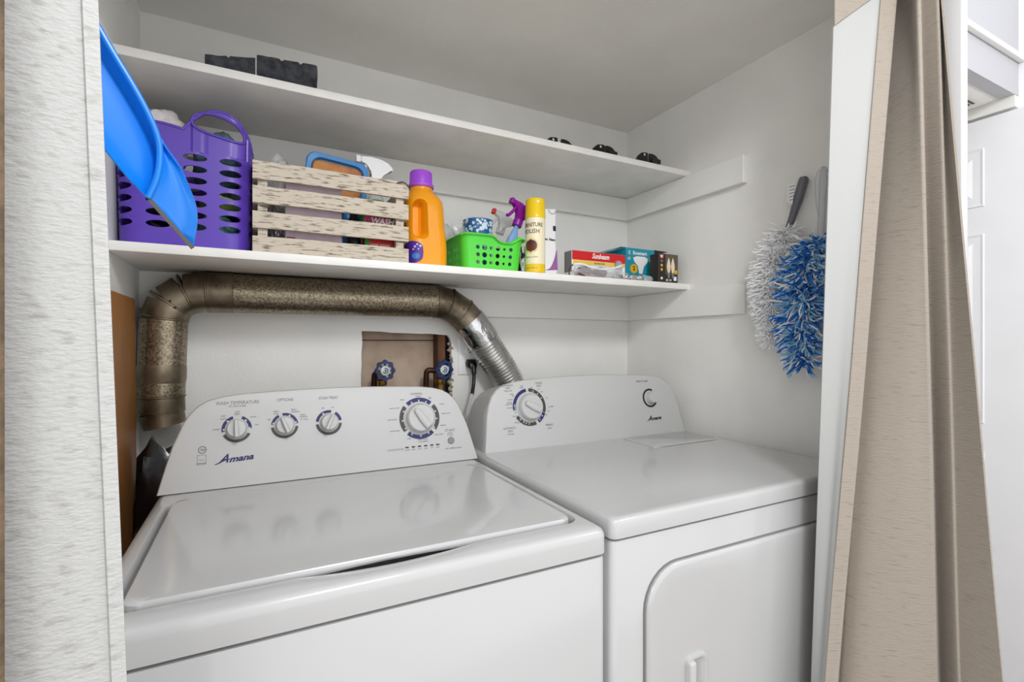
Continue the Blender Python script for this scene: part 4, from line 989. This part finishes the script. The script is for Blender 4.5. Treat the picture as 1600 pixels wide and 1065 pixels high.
bm = new(); arc(bm, FM(yw(1.63)-.0006) @ T3(.833, 1.645, 0), .0125, .0138, 185, 350); obj('spout_outline', bm, M_grey, wb, 0)

# ------------------------------------------------------------------ boxes at the far end of the lower shelf
sb = thing('red_white_box', 'red, yellow and white carton with script lettering lying on the lower shelf', 'box', (.98, 1.30, ZS))
SF = 1.276
bm = new(); box(bm, .873, 1.085, SF, 1.318, ZS, ZS+.0865, .001, 1); obj('carton', bm, M_white, sb)
plate(sb, 'red_band', .874, 1.084, ZS+.0575, ZS+.0860, SF, M_red); plate(sb, 'yellow_band', .877, 1.084, ZS+.0445, ZS+.0565, SF, mat('mustard_print', (232, 200, 70), .5))
bm = new(); box(bm, .8724, .873, SF+.001, 1.317, ZS+.02, ZS+.0855); obj('end_print', bm, M_gapdark, sb, 0)
label(sb, 'Sunbeam', .983, ZS+.0730, .023, SF-.0004, M_white, shear=.35, bold=.0005, sx=.82); label(sb, 'HEATING PAD', .979, ZS+.0505, .0066, SF-.0004, M_boxblk)
plate(sb, 'blue_patch', 1.056, 1.081, ZS+.002, ZS+.020, SF, mat('patch_blue', (60, 150, 214), .5))
bm = new(); loft(bm, [[(x, y, z) for x, z, _ in rrect(1.040, 1.071, ZS+.020, ZS+.066, 0, .013)] for y in (SF-.0002, SF-.0016)]); obj('picture', bm, mat('photo_print', (196, 200, 208), .5, col2=(120, 96, 80), vscale=22), sb, 0)
tb = thing('teal_bulb_box', 'teal light bulb box with open flaps and bulb picture', 'box', (1.19, 1.38, ZS))
bm = new(); box(bm, 1.127, 1.257, 1.322, 1.44, ZS, ZS+.1250, .001, 1)
obj('carton', bm, M_teal, tb)
TB0 = 1.322
def flap(pts, m):
    bm = new(); loft(bm, [[(x, 1.323, ZS+z), (x, 1.438, ZS+z), (x, 1.438, ZS+z+.0012), (x, 1.323, ZS+z+.0012)] for x, z in pts]); obj('flap', bm, m, tb)
flap([(1.127, .1252), (1.105, .1240), (1.070, .1080)], M_teal); flap([(1.257, .1252), (1.285, .1245), (1.318, .1235)], M_boxblk)
label(tb, 'Ecosmart', 1.189, ZS+.1085, .0165, TB0, M_white, bold=.0005)
bm = new(); arc(bm, FM(TB0-.0008) @ T3(1.143, ZS+.1085, 0), .0035, .0058, 40, 320); obj('round_mark', bm, M_white, tb, 0)
label(tb, '65', 1.141, ZS+.088, .014, TB0, M_white)
BX, BZ = 1.193, ZS+.006
bm = new(); prism(bm, [(BX+a, BZ+b_) for a, b_ in ((-.034, .086), (-.028, .072), (-.012, .058), (-.007, .032), (.007, .032), (.014, .058), (.030, .073), (.032, .086), (.018, .092), (-.018, .092))], FM(TB0), 0, .0008); obj('bulb_picture', bm, M_white, tb, 0)
bm = new(); prism(bm, [(BX-.006, BZ+.014), (BX+.006, BZ+.014), (BX+.007, BZ+.032), (BX-.007, BZ+.032)], FM(TB0), 0, .0008); obj('bulb_base_picture', bm, M_grey, tb, 0)
obj('price_badge', lathe(new(), [(.0160, 0), (.0160, .0010)], 28, T3(1.162, TB0, ZS+.054) @ Matrix.Rotation(R(90), 4, 'X')), M_gold, tb, 0)
bm = new(); text(bm, '2', .020, FM(TB0-.0012) @ T3(1.162, ZS+.055, 0), bold=.0005); obj('lettering', bm, M_boxblk, tb, 0)
plate(tb, 'yellow_strip', 1.232, 1.254, ZS+.084, ZS+.091, TB0, M_gold)
kb = thing('black_bulb_box', 'black light bulb box picturing two candle bulbs', 'box', (1.255, 1.275, ZS))
bm = new(); box(bm, 1.203, 1.291, 1.246, 1.288, ZS, ZS+.099, .001, 1); obj('carton', bm, M_boxblk, kb)
KF = 1.246
plate(kb, 'olive_panel', 1.233, 1.2905, ZS+.030, ZS+.0985, KF, M_tan); plate(kb, 'red_mark', 1.2085, 1.224, ZS+.082, ZS+.096, KF, M_red)
bm = new(); text(bm, 'W', .012, FM(KF-.0010) @ T3(1.216, ZS+.089, 0), bold=.0005); obj('lettering', bm, M_white, kb, 0)
for cx in (1.248, 1.267):
    bm = new(); prism(bm, [(cx+a*.0085, ZS+.060+b_*.026) for a, b_ in ((-.35, -.95), (.35, -.95), (.8, -.55), (1, -.1), (.75, .4), (.35, .8), (0, 1.05), (-.35, .8), (-.75, .4), (-1, -.1), (-.8, -.55))], FM(KF-.0006), 0, .0005); obj('candle_bulb_picture', bm, mat('warm_print', (236, 216, 190), .4), kb, 0)
    bm = new(); prism(bm, [(cx+a*.005, ZS+.026+b_*.008) for a, b_ in ((-1, -1), (1, -1), (1, 1), (-1, 1))], FM(KF-.0006), 0, .0006); obj('bulb_base_picture', bm, M_grey, kb, 0)
for k, mm in enumerate((M_grey, M_gold, M_gold, M_boxblk, M_cream)): obj('icon', lathe(new(), [(.0048, 0), (.0048, .0009)], 16, T3(1.2165, KF, ZS+.074-.0145*k) @ Matrix.Rotation(R(90), 4, 'X')), mm, kb, 0)
plate(kb, 'yellow_patch', 1.274, 1.287, ZS+.034, ZS+.046, KF-.0006, M_gold); plate(kb, 'white_patch', 1.271, 1.284, ZS+.010, ZS+.024, KF, M_white)
label(kb, '40 W', 1.248, ZS+.010, .012, KF, M_white)
# clear bag of spectacles in front of the red carton
bg_ = lump('zip_bag', (.960, 1.250, ZS+.018), (.100, .020, .024), M_clear, 'clear zip bag lying in front of the red and white carton', 'plastic bag', 31, fold=1.5, zmin=ZS+.0005)
gl_ = thing('safety_glasses', 'plum tinted safety glasses inside the clear zip bag', 'glasses', (.945, 1.25, ZS))
bm = new(); tube(bm, spline([(.858, 1.246, ZS+.036), (.885, 1.240, ZS+.038), (.920, 1.237, ZS+.030), (.960, 1.237, ZS+.027), (1.005, 1.240, ZS+.033), (1.045, 1.246, ZS+.045)], 5), .0032, 8); obj('frame', bm, M_white, gl_)
for x in (.900, .958):
    bm = new(); loft(bm, [[(a, 1.242+.004*abs(math.cos(2*PI*k/20))+dy, b_) for k, (a, b_) in enumerate([(x+.029*math.cos(2*PI*j/20), ZS+.018+.016*math.sin(2*PI*j/20)) for j in range(20)])] for dy in (0, .002)]); obj('lens', bm, M_glasspl, gl_)
bm = new(); tube(bm, spline([(.858, 1.248, ZS+.036), (.852, 1.258, ZS+.025), (.858, 1.268, ZS+.006)], 5), .0022, 6); obj('temple', bm, M_char, gl_)
for i, (x, y) in enumerate(((1.030, 1.252), (1.062, 1.248), (1.094, 1.252), (1.128, 1.256))):
    lump('hardware_packet', (x, y, ZS+.010), (.018, .012, .011), M_silver, 'small crumpled packet of shiny hardware in front of the teal box', 'packet', 40+i, 'shiny hardware packets', fold=1.8, zmin=ZS+.0005)
lump('clear_pouch', (1.165, 1.268, ZS+.012), (.034, .014, .013), M_clear, 'flat clear pouch leaning at the black bulb box', 'plastic bag', 47, fold=1.5, zmin=ZS+.0005)

# ------------------------------------------------------------------ upper shelf: rolled towels, black brackets
def roll(x0, x1, y, r, label_, taper, seed, creases):
    bm = new(); n = 22; L = []
    for k in range(n+1):
        t_ = k/n; x = x0+(x1-x0)*t_; rr_ = r*(taper+(1-taper)*t_)
        for cpos in creases: rr_ *= 1-.08*math.exp(-((t_-cpos)/.018)**2)
        lp = []
        for j in range(28):
            a = 2*PI*j/28; q = rr_*(1+.08*noise.noise(Vector((math.cos(a)*1.6+seed, math.sin(a)*1.6, t_*5))))
            lp.append((x, y+q*1.25*math.cos(a), max(ZU+.0002, ZU+rr_*.93+q*math.sin(a))))
        L.append(lp)
    loft(bm, L); single('rolled_towel', bm, M_dark, label_, 'towel', 'charcoal towels on the upper shelf', 60)
roll(-.096, .001, 1.280, .0300, 'flatter tapered charcoal towel roll on the upper shelf', .72, 1.0, (.45,))
roll(.004, .130, 1.280, .0375, 'fatter creased charcoal towel roll on the upper shelf', .92, 5.0, (.02, .40, .72))
br = thing('shelf_bracket', 'small black plastic bracket with a screw hole on the upper shelf', 'bracket', (0, 0, 0), 'black brackets on the upper shelf'); br['_local'] = 1
bm = new(); prism(bm, [(-.022, 0), (.022, 0), (.022, .034), (.012, .034), (-.004, .032), (-.016, .022), (-.022, .016)], frame_m((0, 0, 0), (1, 0, 0), (0, 0, 1)), -.004, .004); bmesh.ops.bevel(bm, geom=list(bm.edges), offset=.0012, segments=1, affect='EDGES'); obj('plate', bm, M_black, br, 30)
bm = new(); box(bm, -.017, .018, .004, .016, 0, .016, .002, 1); obj('foot_block', bm, M_black, br, 30)
bm = new(); lathe(bm, [(.0035, 0), (.0035, .001)], 14, T3(.006, -.0035, .026) @ Matrix.Rotation(R(90), 4, 'X')); obj('screw_hole', bm, M_cream, br, 0)
spots = [(1.126, 1.240, 0, 'end pair beside the right wall'), (1.176, 1.240, 180, 'end pair beside the right wall'), (.958, 1.254, 0, 'middle pair'), (1.006, 1.254, 180, 'middle pair'), (.797, 1.276, 0, 'pair farthest from the right wall'), (.855, 1.276, 180, 'pair farthest from the right wall')]
def dup(o, parent=None):
    c = o.copy(); C.objects.link(c); c.parent = parent
    for ch in o.children: dup(ch, c)
    return c
for i, (x, y, rz, where) in enumerate(spots):
    o = br if i == 0 else dup(br)
    o.location = (x, y, ZU); o.rotation_euler = (0, 0, R(rz))
    o['label'] = ('small black bracket with screw-hole plate forward, ' if rz == 0 else 'small black bracket turned block forward, ')+where+' on upper shelf'

# ------------------------------------------------------------------ dusters on the right wall
random.seed(21)
def fluff(name, root, axis, rad, m, n, length, wv, segs, curl, sides=3):
    """strands springing from a core along axis (list of points)"""
    bm = new(); A = spline(axis, 8)
    for k in range(n):
        u = random.random(); i = min(len(A)-2, int(u*(len(A)-1))); p = A[i].lerp(A[i+1], random.random())
        r_ = rad(u); a = random.uniform(0, 2*PI)
        d = Vector((-abs(math.cos(a))*.75 if math.cos(a) > 0 else math.cos(a)*.9, math.sin(a), random.uniform(-.75, .35))).normalized()
        ln = length*random.uniform(.6, 1.15)*r_; pts = [p+d*ln*.05]; cur = d.copy()
        for s_ in range(segs):
            cur = (cur+Vector((random.uniform(-1, 1), random.uniform(-1, 1), random.uniform(-1, .6)))*curl).normalized()
            q = pts[-1]+cur*ln/segs; q.x = min(q.x, XR-.003); pts.append(q)
        tube(bm, pts, [wv]*segs+[wv*.5], sides, True)
    return obj(name, bm, m, root, 60, 'stuff')
wd = thing('wool_duster', 'white fluffy duster with grey tagged handle on the right wall', 'duster', (1.29, .88, 1.20))
hx = 1.305
bm = new(); tube(bm, [(hx, .8135, 1.668), (hx, .8155, 1.660), (hx, .830, 1.615), (hx-.002, .846, 1.565), (hx-.004, .858, 1.535)], [.0105, .0125, .0125, .0095, .008], 16); obj('handle', bm, M_handleg, wd, 50)
bm = new(); tube(bm, [(hx, .8132, 1.667), (hx, .8130, 1.6695)], .006, 12); obj('hanging_hole', bm, M_black, wd)
bm = new(); loft(bm, [[(hx-.0135, .828, 1.662), (hx-.0135, .850, 1.655), (hx-.0135, .853, 1.612), (hx-.0135, .838, 1.600)], [(hx-.0128, .828, 1.662), (hx-.0128, .850, 1.655), (hx-.0128, .853, 1.612), (hx-.0128, .838, 1.600)]]); tg_ = obj('paper_tag', bm, M_white, wd, 0)
bm = new()
for k in range(5): box(bm, hx-.0139, hx-.0134, .832, .846, 1.648-.009*k, 1.650-.009*k)
obj('tag_print', bm, M_grey, tg_, 0)
bm = new(); tube(bm, spline([(hx-.004, .858, 1.54), (hx-.012, .880, 1.46), (hx-.014, .892, 1.38), (hx-.014, .895, 1.30), (hx-.012, .890, 1.235)], 5), [.018]*3+[.026]*14+[.020]*4, 14); obj('core', bm, M_fluffw, wd)
fluff('fluffy_head', wd, [(hx-.006, .862, 1.53), (hx-.012, .880, 1.46), (hx-.014, .892, 1.38), (hx-.014, .895, 1.30), (hx-.012, .890, 1.235)], lambda u: .65+.35*math.sin(PI*min(1, u*1.1+.08)), M_fluffw, 2600, .066, .0019, 4, .30)
bd = thing('chenille_duster', 'blue and white chenille noodle duster with pale grey handle on the right wall', 'duster', (1.28, .79, 1.11))
hx2 = 1.300
bm = new(); tube(bm, [(hx2, .7605, 1.677), (hx2, .7608, 1.668), (hx2, .763, 1.600), (hx2-.002, .766, 1.53), (hx2-.003, .768, 1.49)], [.0065, .0085, .008, .0075, .007], 14); obj('handle', bm, M_handlew, bd, 50)
bm = new(); tube(bm, spline([(hx2-.009, .7585, 1.672), (hx2-.011, .750, 1.655), (hx2-.010, .7495, 1.62), (hx2-.009, .757, 1.585)], 5), .0012, 6); tube(bm, spline([(hx2-.009, .766, 1.672), (hx2-.011, .774, 1.65), (hx2-.010, .774, 1.60), (hx2-.009, .768, 1.55)], 5), .0012, 6); obj('hanging_cord', bm, M_handlew, bd)
bm = new(); tube(bm, [(hx2, .7603, 1.6768), (hx2, .7602, 1.6785)], .004, 10); obj('hanging_hole', bm, M_black, bd)
ax = [(hx2-.004, .770, 1.49), (hx2-.018, .790, 1.43), (hx2-.022, .800, 1.35), (hx2-.022, .803, 1.26), (hx2-.018, .798, 1.175)]
bm = new(); tube(bm, spline(ax, 5), [.012]*4+[.022]*14+[.016]*3, 14); obj('core', bm, M_fluffb, bd)
rf_ = lambda u: .75+.25*math.sin(PI*min(1, u*1.05+.05))
fluff('blue_noodles', bd, ax, rf_, M_fluffb, 430, .075, .0024, 5, .38, 5)
fluff('pale_noodles', bd, ax, rf_, M_flufflb, 430, .073, .0023, 5, .38, 5)
fluff('white_noodles', bd, ax, rf_, M_fluffw, 330, .074, .0022, 5, .38, 5)
for y, z, lab in ((.8135, 1.664, 'small wall hook behind the grey duster handle'), (.7605, 1.672, 'small wall hook behind the pale chenille duster handle')):
    bm = new(); tube(bm, [(XR, y, z), (XR-.026, y, z-.001), (XR-.030, y, z+.006)], .0022, 8); single('duster_hook', bm, M_handlew, lab, 'hook')
for o in bpy.data.objects:
    if '_local' in o.keys(): del o['_local']
